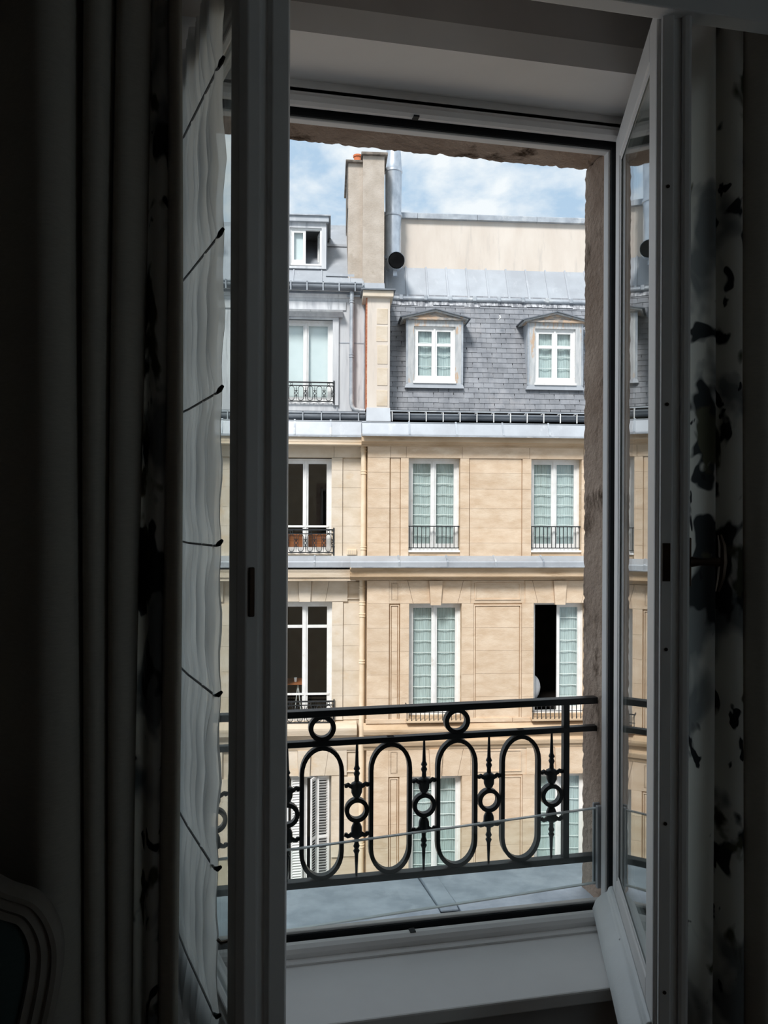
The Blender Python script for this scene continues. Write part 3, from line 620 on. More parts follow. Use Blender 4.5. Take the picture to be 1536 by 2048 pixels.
# spandrel under level 1 windows sits behind the ledge
# top cornice + zinc ledge
def corn(p, name, mat, z0, z1, u0, u1, out, vb=.05):
    h = z1-z0
    pr = [(vb, z0), (-.03, z0), (-.05, z0+.06*h), (-.05, z0+.12*h), (-.35*out, z0+.18*h), (-.42*out, z0+.28*h), (-.80*out, z0+.34*h), (-.80*out, z0+.72*h), (-.84*out, z0+.76*h), (-.90*out, z0+.84*h), (-out, z0+.90*h), (-out, z1), (vb, z1)]
    return mould(p, name, mat, pr, u0, u1)
def ledge(p, z0, z1, u0, u1, out, vb, n, mat='zinc', apron=.06):
    """folded zinc sheets side by side with cover seams"""
    for i in range(n):
        a = u0+(u1-u0)*i/n; b = u0+(u1-u0)*(i+1)/n
        mould(p, 'zinc_sheet', mat, [(vb, z1-.005), (vb, z1), (-out-.02, z0+apron), (-out-.035, z0+apron-.02), (-out-.035, z0-.015), (-out-.02, z0-.015), (-out-.02, z0+apron-.03), (vb-.02, z1-.03)], a+.004, b-.004)
        if i: mould(p, 'zinc_seam', 'zinc_edge', [(vb, z1-.01), (vb, z1+.016), (-out-.03, z0+apron+.016), (-out-.045, z0+apron-.01), (-out-.045, z0-.015), (-out-.03, z0-.015)], a-.018, a+.018)
    mould(p, 'drip_edge', 'zinc_edge', [(-out-.033, z0-.03), (-out-.046, z0-.03), (-out-.046, z0-.01), (-out-.033, z0-.01)], u0, u1)
UC0 = u(722)
corn(EB, 'cornice', 'stone2', z(895), z(871), UC0, UB1, .32)
ledge(EB, Zf(872, -.3), Zf(846, -.2), UC0, UB1, .32, -.20, 10, apron=.03)
box(EB, 'ledge_core', 'zinc_dark', UC0, UB1, -.22, .4, Zf(872, -.3), Zf(847, -.2))
corn(EB, 'cornice', 'stone2', z(1160), z(1133), u(700), UB1, .36)
ledge(EB, Zf(1132, -.36), Zf(1112, -.2), u(700), UB1, .36, -.14, 10, apron=.10)
box(EB, 'ledge_core', 'zinc', u(703), UB1, -.16, .06, Zf(1132, -.3), Zf(1113, -.2))
# keystones, lintel stones, panels: levels 2 and 3
def rusticated(wins, wz, zf0, zf1, lvl):
    z0, z1 = wz; JZ = [z1-.50*k-.02 for k in range(1, 6)]
    ends = bayends(wins)
    for k, (a, b) in enumerate(wins):
        c = (a+b)/2; h = zf1-zf0
        ks = MB().prism([(c-.11, zf0-.03), (c+.11, zf0-.03), (c+.145, zf1), (c-.145, zf1)], 'y', -.075, .05).build('keystone', 'stone', EB)
        for sx in (-1, 1):
            MB().prism([(c+sx*.118, zf0+.003), (c+sx*.150, zf1-.003), (c+sx*.60, zf1-.003), (c+sx*.48, zf0+.003)], 'y', -.02, .05).build('lintel_stone', 'stone', EB)
            MB().prism([(c+sx*.487, zf0+.003), (c+sx*.607, zf1-.003), (c+sx*.76, zf1-.003), (c+sx*.76, zf0+.003)], 'y', -.02, .05).build('lintel_stone', 'stone', EB)
    for i, (a, b) in enumerate(ends):
        lo = z0-.12
        if i == 0:
            blocks(EB, a, u(779), lo, zf1, -.02, 'stone', JZ+[zf0]); p0, p1 = u(781), u(799); blocks(EB, u(801), b, lo, zf0, -.02, 'stone', JZ)
            blk('frieze_stone', EB, p0-.02, b-.10, -.016, .05, zf0+.004, zf1, 'stone')
        else:
            s = u(948)-u(924); p0, p1 = a+s+.006, (b-s-.006 if i < 3 else UB1)
            blocks(EB, a, a+s, lo, zf0, -.02, 'stone', JZ)
            if i < 3: blocks(EB, b-s, b, lo, zf0, -.02, 'stone', JZ)
            blk('frieze_stone', EB, p0-.12, p1+.12 if i < 3 else UB1, .0, .05, zf0+.004, zf1, 'stone')
        # nested recessed panels: raised border, groove, inner field
        top = zf0-.0
        for (q0, q1, zz0, zz1, wv) in ((p0, p1, lo, top-.03, .045), (p0+.02, p1-.02, zf0+.07, zf1-.05, .0)):
            if q1-q0 < .08: continue
            if wv == .0:
                fm = MB()
                t = .022
                fm.box(q0, q1, -.016, .03, zz1-t, zz1).box(q0, q1, -.016, .03, zz0, zz0+t).box(q0, q0+t, -.016, .03, zz0+t, zz1-t).box(q1-t, q1, -.016, .03, zz0+t, zz1-t)
                fm.build('panel_border', 'stone', EB); continue
            t = .030 if q1-q0 > .5 else .02; g = .014
            fm = MB().box(q0, q1, -.004, .04, zz1-t, zz1).box(q0, q1, -.004, .04, zz0, zz0+t).box(q0, q0+t, -.004, .04, zz0+t, zz1-t).box(q1-t, q1, -.004, .04, zz0+t, zz1-t)
            fm.build('panel_border', 'stone', EB)
            blocks(EB, q0+t+g, q1-t-g, zz0+t+g, zz1-t-g, .008, 'stone', JZ, gap=.005)
rusticated(L2, zl2, z(1207)+.005, z(1161), 2)
rusticated(L3, zl3, z(1551)+.005, z(1496), 3)
# string course between levels 2 and 3
u3 = u(733)
mould(EB, 'string_course', 'stone2', [(.05, z(1496)), (-.03, z(1496)), (-.05, z(1490)), (-.09, z(1487)), (-.11, z(1480)), (-.11, z(1478)), (-.04, z(1474)), (-.04, z(1466)), (-.14, z(1463)), (-.16, z(1457)), (-.16, z(1453)), (-.05, z(1447)), (.05, z(1444))], u3-.05, UB1)
for i in range(9): blk('stone_block', EB, u3+i*1.06, u3+i*1.06+1.053, -.035, .05, z(1444)+.004, z(1436), 'stone')
# windows
for k, (a, b) in enumerate(L1):
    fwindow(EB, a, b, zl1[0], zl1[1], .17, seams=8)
    straight_railing(EB, a+.01, b-.01, z(1097), z(1052), .05, 13)
    blk('window_sill', EB, a-.01, b+.01, -.01, .2, zl1[0]-.035, zl1[0]+.004, 'white_paint')
for k, (a, b) in enumerate(L2):
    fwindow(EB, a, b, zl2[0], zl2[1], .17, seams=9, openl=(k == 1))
    straight_railing(EB, a-.07, b+.07, z(1438), z(1403), -.16, 14, z(1420))
    MB().prism([(-.19, zl2[0]-.075), (-.19, zl2[0]-.045), (.17, zl2[0]-.02), (.17, zl2[0]-.10)], 'x', a-.07, b+.07).build('window_sill', 'stone2', EB)
for k, (a, b) in enumerate(L3):
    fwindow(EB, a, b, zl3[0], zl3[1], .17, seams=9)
# ---- slate mansard
vS0, vS1 = .42, 1.12; zS0, zS1 = Zf(826, vS0), Zf(606, vS1)
def vslope(zz): return vS0+(vS1-vS0)*(zz-zS0)/(zS1-zS0)
US0 = u(777)
mould(EB, 'roof_deck', 'slate_joint', [(vS0+.03, zS0-.1), (vS1+.03, zS1), (vS1+.3, zS1), (vS0+.4, zS0-.1)], US0-.05, UB1)
core_d = MB().box(US0, UB1, .35, 3.2, zc-.1, zc-.05).build('eaves_board', 'zinc_dark', EB)
# dormers
DV = .50
DW = [(Uf(826, DV), Uf(909, DV)), (Uf(1068, DV), Uf(1149, DV))]; DW.append((DW[1][0]+DX, DW[1][1]+DX))
zd0, zd1 = Zf(766, DV), Zf(655, DV)
nrm = Vector((0, -(zS1-zS0), (vS1-vS0))).normalized(); sl = Vector((0, vS1-vS0, zS1-zS0)); sl_len = sl.length; sl.normalize()
sw, se, slen, th = .228, .1235, .20, .009
smesh = MB()
def slate_geo(mb, x, s0, w=sw-.007):
    base = Vector((0, vS0, zS0))+sl*s0
    def P(xx, ss, nn): q = base+sl*ss+nrm*nn; return (x+xx, q.y, q.z)
    mb.hexa([P(-w/2, 0, .012), P(w/2, 0, .012), P(w/2, slen, .0), P(-w/2, slen, .0)], [P(-w/2, 0, .012+th), P(w/2, 0, .012+th), P(w/2, slen, .004), P(-w/2, slen, .004)])
slate_me = []
for v_ in range(4):
    mb = MB(); slate_geo(mb, 0, 0, sw-.006-.004*(v_ % 2)); me = mb.mesh('slate_tile', 'slate'); slate_me.append(me)
stuff = MB(); nsl = 0; nrows = int(sl_len/se); Uvis = Uf(1176, .5); cand = []
for j in range(nrows+1):
    s0 = j*se-.02
    x = US0+sw/2-(sw/2 if j % 2 else 0)
    while x < UB1:
        zz = zS0+sl.z*s0; inside = False
        for a, b in DW:
            if a-.10 < x < b+.10 and zd0-.10 < zz < zd1+.16: inside = True
        if not inside and x > US0-.02: cand.append((x, s0))
        x += sw
for x, s0 in cand:
    if x < Uvis and nsl < 300:
        o = inst(random.choice(slate_me), 'slate_tile', EB, (x+random.uniform(-.004, .004), sl.y*s0, sl.z*s0+random.uniform(-.004, .004))); nsl += 1
    else: slate_geo(stuff, x, s0)
tag(stuff.build('slate_tiles', 'slate', EB), kind='stuff')
def dormer(a, b):
    v0 = DV-.03; e = .16
    fr = MB().box(a-e, a, v0, v0+.14, zd0-.03, zd1+.13).box(b, b+e, v0, v0+.14, zd0-.03, zd1+.13).box(a, b, v0, v0+.14, zd1+.0, zd1+.13).build('dormer', 'worn_wood', EB); fr['label'] = 'peeling painted dormer surround'
    for x0, x1 in ((a-e+.005, a-.05), (b+.05, b+e-.005)):
        MB().prism([(v0+.10, zd0-.03), (v0+.10, zd1+.14), (vslope(zd1)+.3, zd1+.14), (vslope(zd0)+.1, zd0-.03)], 'x', x0, x1).build('cheek', 'zinc', fr)
    for x0, x1 in ((a-e-.012, a-e+.03), (b+e-.03, b+e+.012)): MB().box(x0, x1, v0-.008, v0+.05, zd0-.03, zd1+.13).build('corner_strip', 'zinc_edge', fr)
    c = (a+b)/2; hw = (b-a)/2+e+.11; zp = zd1+.13; ap = zp+.225
    MB().box(c-hw+.05, c+hw-.05, v0-.07, v0+.3, zp, zp+.05).build('pediment_base', 'worn_wood2', fr)
    MB().prism([(c-hw+.08, zp+.05), (c+hw-.08, zp+.05), (c, ap-.04)], 'y', v0-.03, v0+.3).build('tympanum', 'worn_wood2', fr)
    for sx in (-1, 1):
        MB().prism([(c, ap-.045), (c, ap-.01), (c+sx*hw, zp+.035), (c+sx*hw, zp+.0)], 'y', v0-.10, vslope(zp)+.5).build('raking_cornice', 'worn_wood', fr)
        MB().prism([(c-sx*.01, ap-.01), (c-sx*.01, ap+.012), (c+sx*(hw+.05), zp+.040), (c+sx*(hw+.05), zp+.018)], 'y', v0-.15, vslope(zp)+.62).build('roof_sheet', 'zinc_dark', fr)
    # flashing apron at the foot
    MB().hexa([(a-e-.04, v0-.01, zd0-.13), (b+e+.04, v0-.01, zd0-.13), (b+e, v0+.0, zd0-.02), (a-e, v0+.0, zd0-.02)], [(a-e-.04, v0+.3, zd0-.12), (b+e+.04, v0+.3, zd0-.12), (b+e, v0+.3, zd0-.02), (a-e, v0+.3, zd0-.02)]).build('flashing_apron', 'zinc', fr)
    MB().box(a-.015, b+.015, v0-.03, v0+.1, zd0-.03, zd0+.02).build('window_sill', 'white_paint', fr)
for a, b in DW:
    dormer(a, b)
    fwindow(EB, a, b, zd0+.02, zd1, DV+.02, transom=Zf(691, DV), seams=4, fw=.04, sh=.02)
# flashing + roll at slate top, zinc upper roof, parapet
vt = vS1+.03; zt_ = zS1
for i in range(26):
    a = US0+.0+i*(UB1-US0)/26; b = a+(UB1-US0)/26
    hh = random.uniform(.07, .13)
    MB().hexa([(a+.003, vS1-.06, zt_-hh), (b-.003, vS1-.06, zt_-hh), (b-.003, vS1-.02, zt_+.02), (a+.003, vS1-.02, zt_+.02)], [(a+.003, vS1, zt_-hh), (b-.003, vS1, zt_-hh), (b-.003, vS1+.05, zt_+.02), (a+.003, vS1+.05, zt_+.02)]).build('lead_flashing', 'white_streak', EB)
MB().tube([(US0, vS1-.03, zt_+.06), (UB1, vS1-.03, zt_+.06)], .05, 10).build('ridge_roll', 'zinc_edge', EB, True)
for i in range(17):
    x = US0+.35+i*.565; MB().box(x-.04, x+.04, vS1-.10, vS1+.05, zt_+.02, zt_+.13).build('roll_clip', 'zinc_edge', EB, False, .01)
vR0, vR1 = vS1, vS1+.42; zR0, zR1 = zt_+.08, Zf(540, vS1+.42, 980)
pw = .475; x = US0-.45; i = 0
while x < UB1:
    b = min(x+pw, UB1)
    MB().hexa([(x+.012, vR0, zR0), (b-.012, vR0, zR0), (b-.012, vR1, zR1), (x+.012, vR1, zR1)], [(x+.012, vR0, zR0-.05), (b-.012, vR0, zR0-.05), (b-.012, vR1, zR1-.05), (x+.012, vR1, zR1-.05)]).build('zinc_panel', 'zinc', EB)
    MB().hexa([(b-.022, vR0-.01, zR0+.035), (b+.022, vR0-.01, zR0+.035), (b+.018, vR1, zR1+.035), (b-.018, vR1, zR1+.035)], [(b-.03, vR0, zR0-.03), (b+.03, vR0, zR0-.03), (b+.03, vR1, zR1-.03), (b-.03, vR1, zR1-.03)]).build('standing_seam', 'zinc', EB)
    x += pw
UPp = Uf(796, vR1)
box(EB, 'parapet_wall', 'render', UPp-1.0, UB1+.0, vR1, vR1+.3, zR1-.6, Zf(443, vR1, 980))
zcap = Zf(443, vR1, 980)
for i in range(8):
    a = UPp-1.0+i*1.42; mould(EB, 'parapet_capping', 'zinc_edge', [(vR1-.1, zcap-.01), (vR1-.1, zcap+.10), (vR1-.06, zcap+.13), (vR1+.4, zcap+.17), (vR1+.4, zcap-.01)], a+.004, a+1.416)
# gutter of tan building
zg0, zg1 = Zf(843, .05), Zf(825, .05)
MB().box(u(778), UB1, .22, .34, zg0-.05, zg1+.06).build('gutter_back', 'flat_black', EB)  # black back paints the shade of the gap behind the gutter
gp = [(.21, zg1-.03)]+[(.12-.095*cos(pi*q/8+0), zg1-.03-.115*sin(pi*q/8)) for q in range(0, 9)][::-1]+[(.04, zg1-.03)]
MB().tube([(u(778), .14, zg1-.10), (UB1, .14, zg1-.10)], .075, 10).build('gutter', 'zinc_dark', EB, True)
MB().box(u(777), UB1, -.02, .01, zg1-.01, zg1+.018).build('gutter_rail', 'zinc_edge', EB)
gb = MB().box(-.009, .009, -.015, .015, zg0-.02, zg1).box(-.009, .009, .0, .25, zg1-.02, zg1).mesh('gutter_bracket', 'white_paint')
for i in range(26): inst(gb, 'gutter_bracket', EB, (u(783.5)+i*.3675, 0, 0))
MB().tube([(Uf(996, .8), .75, Zf(632, .8)), (Uf(996, .8), .70, Zf(632, .8)), (Uf(997, .8), .70, Zf(637, .8)), (Uf(995, .8), .74, Zf(640, .8))], .018, 6).build('roof_hook', 'white_paint', EB)
# party-wall pier between the roofs
pu0, pu1 = u(733), u(778); pz0, pz1 = Zf(820, -.02), Zf(600, -.02)
pr = box(EB, 'party_wall_pier', 'render', pu0, pu1, -.02, 1.15, pz0, pz1); pr['label'] = 'cream rendered party wall pier with patches of bare stone'
box(pr, 'brick_edge', 'brick', pu0-.022, pu0, .0, 1.1, pz0, pz1)
for py0, py1 in ((617, 648), (652, 683), (690, 728), (736, 771), (780, 812)):
    a, b = Uf(753, -.03)+random.uniform(-.02, .02), Uf(774, -.03); MB().box(a, b, -.03, .0, Zf(py1, -.03, 755), Zf(py0, -.03, 755)).build('stone_block', 'pale', pr, False, .006)
MB().hexa([(pu0-.10, -.12, pz1+.0), (pu1+.07, -.12, pz1+.0), (pu1+.07, 1.4, pz1-.02), (pu0-.10, 1.4, pz1-.02)], [(pu0-.10, -.12, pz1+.13), (pu1+.07, -.12, pz1+.13), (pu1+.07, 1.4, pz1+.13), (pu0-.10, 1.4, pz1+.13)]).build('coping_stone', 'pale', pr, False, .01)
MB().box(pu0-.14, pu1+.11, -.17, 1.4, pz1+.13, pz1+.16).build('coping_sheet', 'zinc_dark', pr)
MB().hexa([(pu0-.02, -.12, Zf(845, -.1)), (pu1+.02, -.12, Zf(845, -.1)), (pu1+.02, .1, Zf(845, -.1)), (pu0-.02, .1, Zf(845, -.1))], [(pu0-.01, -.03, pz0+.02), (pu1+.01, -.03, pz0+.02), (pu1+.01, .1, pz0+.02), (pu0-.01, .1, pz0+.02)]).build('foot_flashing', 'zinc', pr)

# ---- pale building
vA = .30
ua = lambda px, v=vA: Uf(px, v); za = lambda py, v=vA: Zf(py, v, 640)
UA0, UA1 = ua(-70), ua(737)
AW1 = [(ua(558), ua(663))]; AW1 = [(AW1[0][0]-DX*k, AW1[0][1]-DX*k) for k in (2, 1, 0)]
AW2 = [(ua(556), ua(665))]; AW2 = [(AW2[0][0]-DX*k, AW2[0][1]-DX*k) for k in (2, 1, 0)]
az1, az2, az3 = (za(1108), za(915)), (za(1445), za(1203)), (za(1800), za(1551))
core = MB()
core_level(core, AW1, za(1135), za(846), az1[0], az1[1], UA0, UA1, vA+.03, vA+.35)
core_level(core, AW2, za(1475), za(1135), az2[0], az2[1], UA0, UA1, vA+.03, vA+.35)
core_level(core, AW2, 0, za(1475), az3[0], az3[1], UA0, UA1, vA+.03, vA+.35)
core.build('wall', 'pale2', EA)
def apiers(wins, z0, z1, JZ):
    e = [(UA0, wins[0][0])]+[(wins[i][1], wins[i+1][0]) for i in range(len(wins)-1)]+[(wins[-1][1], UA1)]
    s = ua(685)-ua(663)
    for a, b in e:
        if a > UA0: blocks(EA, a, a+s, z0, z1, vA-.02, 'pale', JZ)
        lo = a+s+.008 if a > UA0 else a
        hi = b-s-.008 if b < UA1 else b
        blocks(EA, lo, hi, z0, z1-.03, vA+.006, 'pale', JZ, us=[(lo+hi)/2] if hi-lo > .9 else [])
        if b < UA1: blocks(EA, b-s, b, z0, z1, vA-.02, 'pale', JZ)
apiers(AW1, za(1112), az1[1], [za(q) for q in (1086, 1052, 1014, 975, 940)])
apiers(AW2, za(1440), az2[1]-.01, [za(q) for q in (1392, 1342, 1292, 1250)])
apiers(AW2, 6.0, az3[1]-.01, [za(q) for q in (1740, 1690, 1640, 1600)])
fz = [UA0]+[q for a, b in AW1 for q in (a-.05, b+.05)]+[UA1]
for i in range(len(fz)-1): blk('frieze_stone', EA, fz[i]+.003, fz[i+1]-.003, vA-.02, vA+.05, az1[1]+.004, za(893), 'pale')
corn(EA, 'cornice', 'pale2', za(893), za(871), UA0, u(735), .02, vA+.05)
ledge(EA, Zf(871, -.02, 640), Zf(840, .05, 640), UA0, ua(731), .02, .10, 11, 'zinc', apron=.03)
box(EA, 'ledge_core', 'zinc_dark', UA0, ua(731), .08, .6, Zf(871, -.02, 640), Zf(841, .05, 640))
corn(EA, 'cornice', 'pale2', za(1160), za(1136), UA0, u(712), .10, vA+.05)
ledge(EA, Zf(1132, -.1, 640), Zf(1112, .05, 640), UA0, u(728), .10, .12, 8, 'zinc', apron=.10)
box(EA, 'ledge_core', 'zinc', UA0, u(725), .10, .36, Zf(1132, 0, 640), Zf(1113, .05, 640))
for a, b in AW2:
    c = (a+b)/2
    for zf0, zf1 in ((az2[1], za(1161)), (az3[1], za(1500))):
        MB().prism([(c-.12, zf0-.0), (c+.12, zf0-.0), (c+.14, zf1), (c-.14, zf1)], 'y', vA-.06, vA+.05).build('keystone', 'pale', EA)
        for sx in (-1, 1):
            MB().prism([(c+sx*.126, zf0+.003), (c+sx*.147, zf1-.003), (c+sx*.52, zf1-.003), (c+sx*.44, zf0+.003)], 'y', vA-.02, vA+.05).build('lintel_stone', 'pale', EA)
            MB().prism([(c+sx*.446, zf0+.003), (c+sx*.526, zf1-.003), (c+sx*.92, zf1-.003), (c+sx*.92, zf0+.003)], 'y', vA-.02, vA+.05).build('lintel_stone', 'pale', EA)
for q0, q1, r0, r1 in ((ua(690), ua(720), 1164, 1198), (ua(690), ua(724), 1502, 1545)):
    t = .022; a0, a1 = za(r1), za(r0)
    MB().box(q0, q1, vA-.01, vA+.03, a1-t, a1).box(q0, q1, vA-.01, vA+.03, a0, a0+t).box(q0, q0+t, vA-.01, vA+.03, a0+t, a1-t).box(q1-t, q1, vA-.01, vA+.03, a0+t, a1-t).build('panel_border', 'pale', EA)
mould(EA, 'string_course', 'pale2', [(vA+.05, za(1500)), (vA-.03, za(1500)), (vA-.05, za(1494)), (vA-.05, za(1480)), (vA-.10, za(1474)), (vA-.20, za(1466)), (vA-.22, za(1456)), (vA-.22, za(1452)), (vA-.05, za(1445)), (vA+.05, za(1442))], UA0, u(716))
for k, (a, b) in enumerate(AW1):
    fwindow(EA, a, b, az1[0], az1[1]-.02, vA+.16, curtain=None)
    MB().box(a+.06, b-.06, vA+.155, vA+.17, za(1055), za(1051)).build('guard_bar', 'white_paint', EA)
    ornate_railing(EA, a-.04, b+.05, za(1106), za(1058), vA-.03)
for k, (a, b) in enumerate(AW2):
    fwindow(EA, a, b, az2[0], az2[1]-.02, vA+.16, curtain=None, transom=za(1255))
    MB().box(a+.06, b-.06, vA+.155, vA+.17, za(1393), za(1389)).build('guard_bar', 'white_paint', EA)
    ornate_railing(EA, a-.04, b+.05, za(1444), za(1400), vA-.06)
    # level 3: folding louvred shutters, half open
    fwindow(EA, a, b, az3[0], az3[1]-.02, vA+.22, curtain=None)
    lz0, lz1 = az3[0]+.02, az3[1]-.04
    for x, an, d in ((a+.02, 28, 1), (a+.30, -8, 1), (b-.05, 8, -1), (b-.315, 62, -1)):
        wd = .255; sh = empty('shutter', (x, vA+.12, 0), radians(-an*d if d > 0 else an), EA)
        if d < 0: sh.rotation_euler = (0, 0, radians(180+an-0))
        fm = MB().box(0, .035, -.016, .016, lz0, lz1).box(wd-.035, wd, -.016, .016, lz0, lz1).box(.035, wd-.035, -.016, .016, lz1-.05, lz1).box(.035, wd-.035, -.016, .016, lz0, lz0+.08).box(.035, wd-.035, -.016, .016, (lz0+lz1)/2-.03, (lz0+lz1)/2+.03)
        fm.build('shutter_frame', 'white_paint', sh)
        sm = MB().prism([(-.020, 0), (.016, .040), (.016, .048), (-.020, .008)], 'x', .033, wd-.033).mesh('slat', 'white_paint')
        q = lz0+.10
        while q < lz1-.09: inst(sm, 'slat', sh, (0, 0, q)); q += .058
vg = MB().box(ua(694), ua(713), vA-.045, vA, za(1109), za(1098)).build('vent_grille', 'cream_pipe', EA, False, .004)
for k in range(4): MB().box(ua(695.5+k*4.2), ua(699-.2+k*4.2), vA-.05, vA-.04, za(1107), za(1100)).build('vent_slot', 'pale2', vg)
# zinc mansard of the pale building
vM = .55; zm0, zm1 = Zf(838, vM, 640), Zf(588, vM, 640)
MW = (Uf(556, vM), Uf(664, vM)); MWs = [(MW[0]-DX*k, MW[1]-DX*k) for k in (2, 1, 0)]; mz0, mz1 = Zf(806, vM, 640), Zf(640, vM, 640)
cm = MB(); core_level(cm, MWs, zm0-.3, zm1, mz0, mz1, UA0, u(733), vM, vM+.12); cm.build('mansard_face', 'zinc_old', EA)
mould(EA, 'mansard_cornice', 'zinc_old', [(vM+.1, Zf(596, vM, 640)), (vM-.03, Zf(596, vM, 640)), (vM-.05, Zf(590, vM, 640)), (vM-.14, Zf(586, vM, 640)), (vM-.16, Zf(580, vM, 640)), (vM+.1, Zf(578, vM, 640))], UA0, u(731))
mould(EA, 'mansard_band', 'zinc_old', [(vM+.02, Zf(622, vM, 640)), (vM-.03, Zf(620, vM, 640)), (vM-.03, Zf(604, vM, 640)), (vM+.02, Zf(602, vM, 640))], UA0, Uf(690, vM))
for a, b in MWs:
    hz = mz1
    hood = MB().prism([(vM+.02, hz+.05), (vM-.10, hz+.05), (vM-.14, hz+.10), (vM-.22, hz+.13), (vM-.24, hz+.17), (vM+.02, hz+.21)], 'x', a-.22, b+.22).build('window_hood', 'zinc_old', EA)
    for x0, x1 in ((a-.13, a), (b, b+.13)): MB().box(x0, x1, vM-.06, vM+.05, mz0-.05, hz+.06).build('window_architrave', 'zinc_old', EA)
    MB().box(a, b, vM-.06, vM+.05, hz-.0, hz+.06).build('window_architrave', 'zinc_old', EA)
    fwindow(EA, a, b, mz0, mz1, vM+.10, curtain='blind', dimz=.10)
    ornate_railing(EA, a-.03, b+.03, Zf(804, vM-.05, 640), Zf(764, vM-.05, 640), vM-.07)
for px in (673, 703, 727):
    x = Uf(px, vM); MB().box(x-.012, x+.012, vM-.025, vM, zm0, Zf(600, vM, 640)).build('zinc_batten', 'zinc_edge', EA)
MB().box(Uf(676, vM), u(733), vM-.008, vM, Zf(686, vM, 640), Zf(684, vM, 640)).build('zinc_joint', 'zinc_edge', EA)
# gutters
def gutter(v, py, u0, u1, n):
    zz = Zf(py, v, 640); MB().tube([(u0, v, zz), (u1, v, zz)], .08, 10).build('gutter', 'zinc_dark', EA, True)
    MB().box(u0, u1, v-.10, v-.075, zz+.06, zz+.085).build('gutter_rail', 'zinc_edge', EA)
    gm = MB().box(-.012, .012, -.105, -.075, -.11, .085).box(-.012, .012, -.105, .1, .07, .085).mesh('gutter_bracket', 'zinc_edge')
    for i in range(n): inst(gm, 'gutter_bracket', EA, (u1-.15-i*(u1-u0)/n, v, zz))
    MB().box(u0, u1, v+.06, v+.20, zz-.12, zz+.12).build('gutter_back', 'zinc_dark', EA)
gutter(.30, 832, UA0, u(731), 21)
gutter(.35, 573, UA0, Uf(722, .3), 24)
# upper zinc roof and dormer
rz0, rz1 = Zf(566, .42, 640), Zf(456, 2.6, 640)
uz = UA0
while uz < Uf(712, .5):
    e = min(uz+.62, Uf(724, .5))
    MB().hexa([(uz+.01, .42, rz0), (e-.01, .42, rz0), (e-.01, 2.6, rz1), (uz+.01, 2.6, rz1)], [(uz+.01, .42, rz0-.06), (e-.01, .42, rz0-.06), (e-.01, 2.6, rz1-.06), (uz+.01, 2.6, rz1-.06)]).build('zinc_panel', 'zinc', EA)
    MB().hexa([(e-.012, .42, rz0+.03), (e+.012, .42, rz0+.03), (e+.012, 2.6, rz1+.03), (e-.012, 2.6, rz1+.03)], [(e-.02, .42, rz0-.03), (e+.02, .42, rz0-.03), (e+.02, 2.6, rz1-.03), (e-.02, 2.6, rz1-.03)]).build('standing_seam', 'zinc', EA)
    uz += .62
def vroofA(zz): return .42+(2.6-.42)*(zz-rz0)/(rz1-rz0)
MB().box(UA0, Uf(700, 1), 2.55, 2.75, rz1-.05, rz1+.06).build('ridge_cap', 'zinc_edge', EA)
for zz in (Zf(485, 1.6, 640), Zf(552, .7, 640)):
    MB().box(Uf(650, 1.2), Uf(705, 1.2), vroofA(zz)-.06, vroofA(zz)+.02, zz-.02, zz+.03).build('roof_step', 'zinc', EA)
vD = .85
dz0, dz1 = Zf(530, vD, 610), Zf(456, vD, 610)
da, db = Uf(577, vD), Uf(641, vD)
for k, (a, b) in enumerate(((da, db), (da-DX, db-DX), (da-2*DX, db-2*DX))):
    fr = MB().box(a-.10, a, vD-.02, vD+.1, dz0-.03, dz1+.12).box(b, b+.10, vD-.02, vD+.1, dz0-.03, dz1+.12).box(a, b, vD-.02, vD+.1, dz1, dz1+.12).box(a-.1, b+.1, vD-.02, vD+.1, dz0-.08, dz0-.03).build('dormer', 'zinc_old', EA)
    MB().box(a-.12, a-.06, vD+.05, 2.5, dz0-.1, dz1+.12).build('cheek', 'zinc', fr); MB().box(b+.06, b+.12, vD+.05, 2.5, dz0-.1, dz1+.12).build('cheek', 'zinc', fr)
    MB().prism([(a-.16, dz1+.12), (b+.16, dz1+.12), (b+.16, dz1+.24), (a-.16, dz1+.24)], 'y', vD-.10, 2.6).build('dormer_roof', 'zinc', fr)
    MB().box(a-.20, b+.20, vD-.14, 2.6, dz1+.24, dz1+.265).build('roof_sheet', 'zinc_edge', fr)
    MB().box(b+.155, b+.165, vD-.1, 2.6, dz1+.10, dz1+.25).build('roof_edge', 'zinc_dark', fr)
    fwindow(EA, a, b, dz0, dz1, vD+.02, curtain='blind', openr=(k == 0), fw=.035, sh=.02)
# chimney stack on the pale building's edge
ch = empty('chimney_stack', (0, 0, 0), 0, EA); ch['label'] = 'rendered double chimney stack with terracotta pot'
vc = .50
c0, c1, c2 = Uf(694, vc), Uf(723, vc), Uf(766, vc); cz0 = Zf(566, vc, 730)
zc1, zc2 = Zf(322, vc, 710), Zf(312, vc, 745)
MB().box(c0, c1, vc+.12, vc+2.0, cz0-.3, zc1).build('flue_block', 'chimney', ch); MB().box(c1, c2, vc, vc+2.0, cz0-.3, zc2).build('flue_block', 'chimney', ch)
MB().box(c0-.06, c1+.0, vc+.04, vc+2.05, zc1, zc1+.05).build('chimney_cap', 'cap', ch, False, .01); MB().box(c1-.04, c2+.07, vc-.08, vc+2.05, zc2, zc2+.06).build('chimney_cap', 'cap', ch, False, .01)
MB().box(c0-.015, c0, vc+.0+.12, vc+2.0, zc1-1.0, zc1).build('side_cap', 'cap', ch)
MB().lathe([(.105, zc1+.02), (.095, zc1+.05), (.085, zc1+.30), (.105, zc1+.31), (.105, zc1+.35), (.08, zc1+.35)], ((c0+c1)/2+.06, vc+.5, 0), 14).build('chimney_pot', 'terracotta', ch, True)
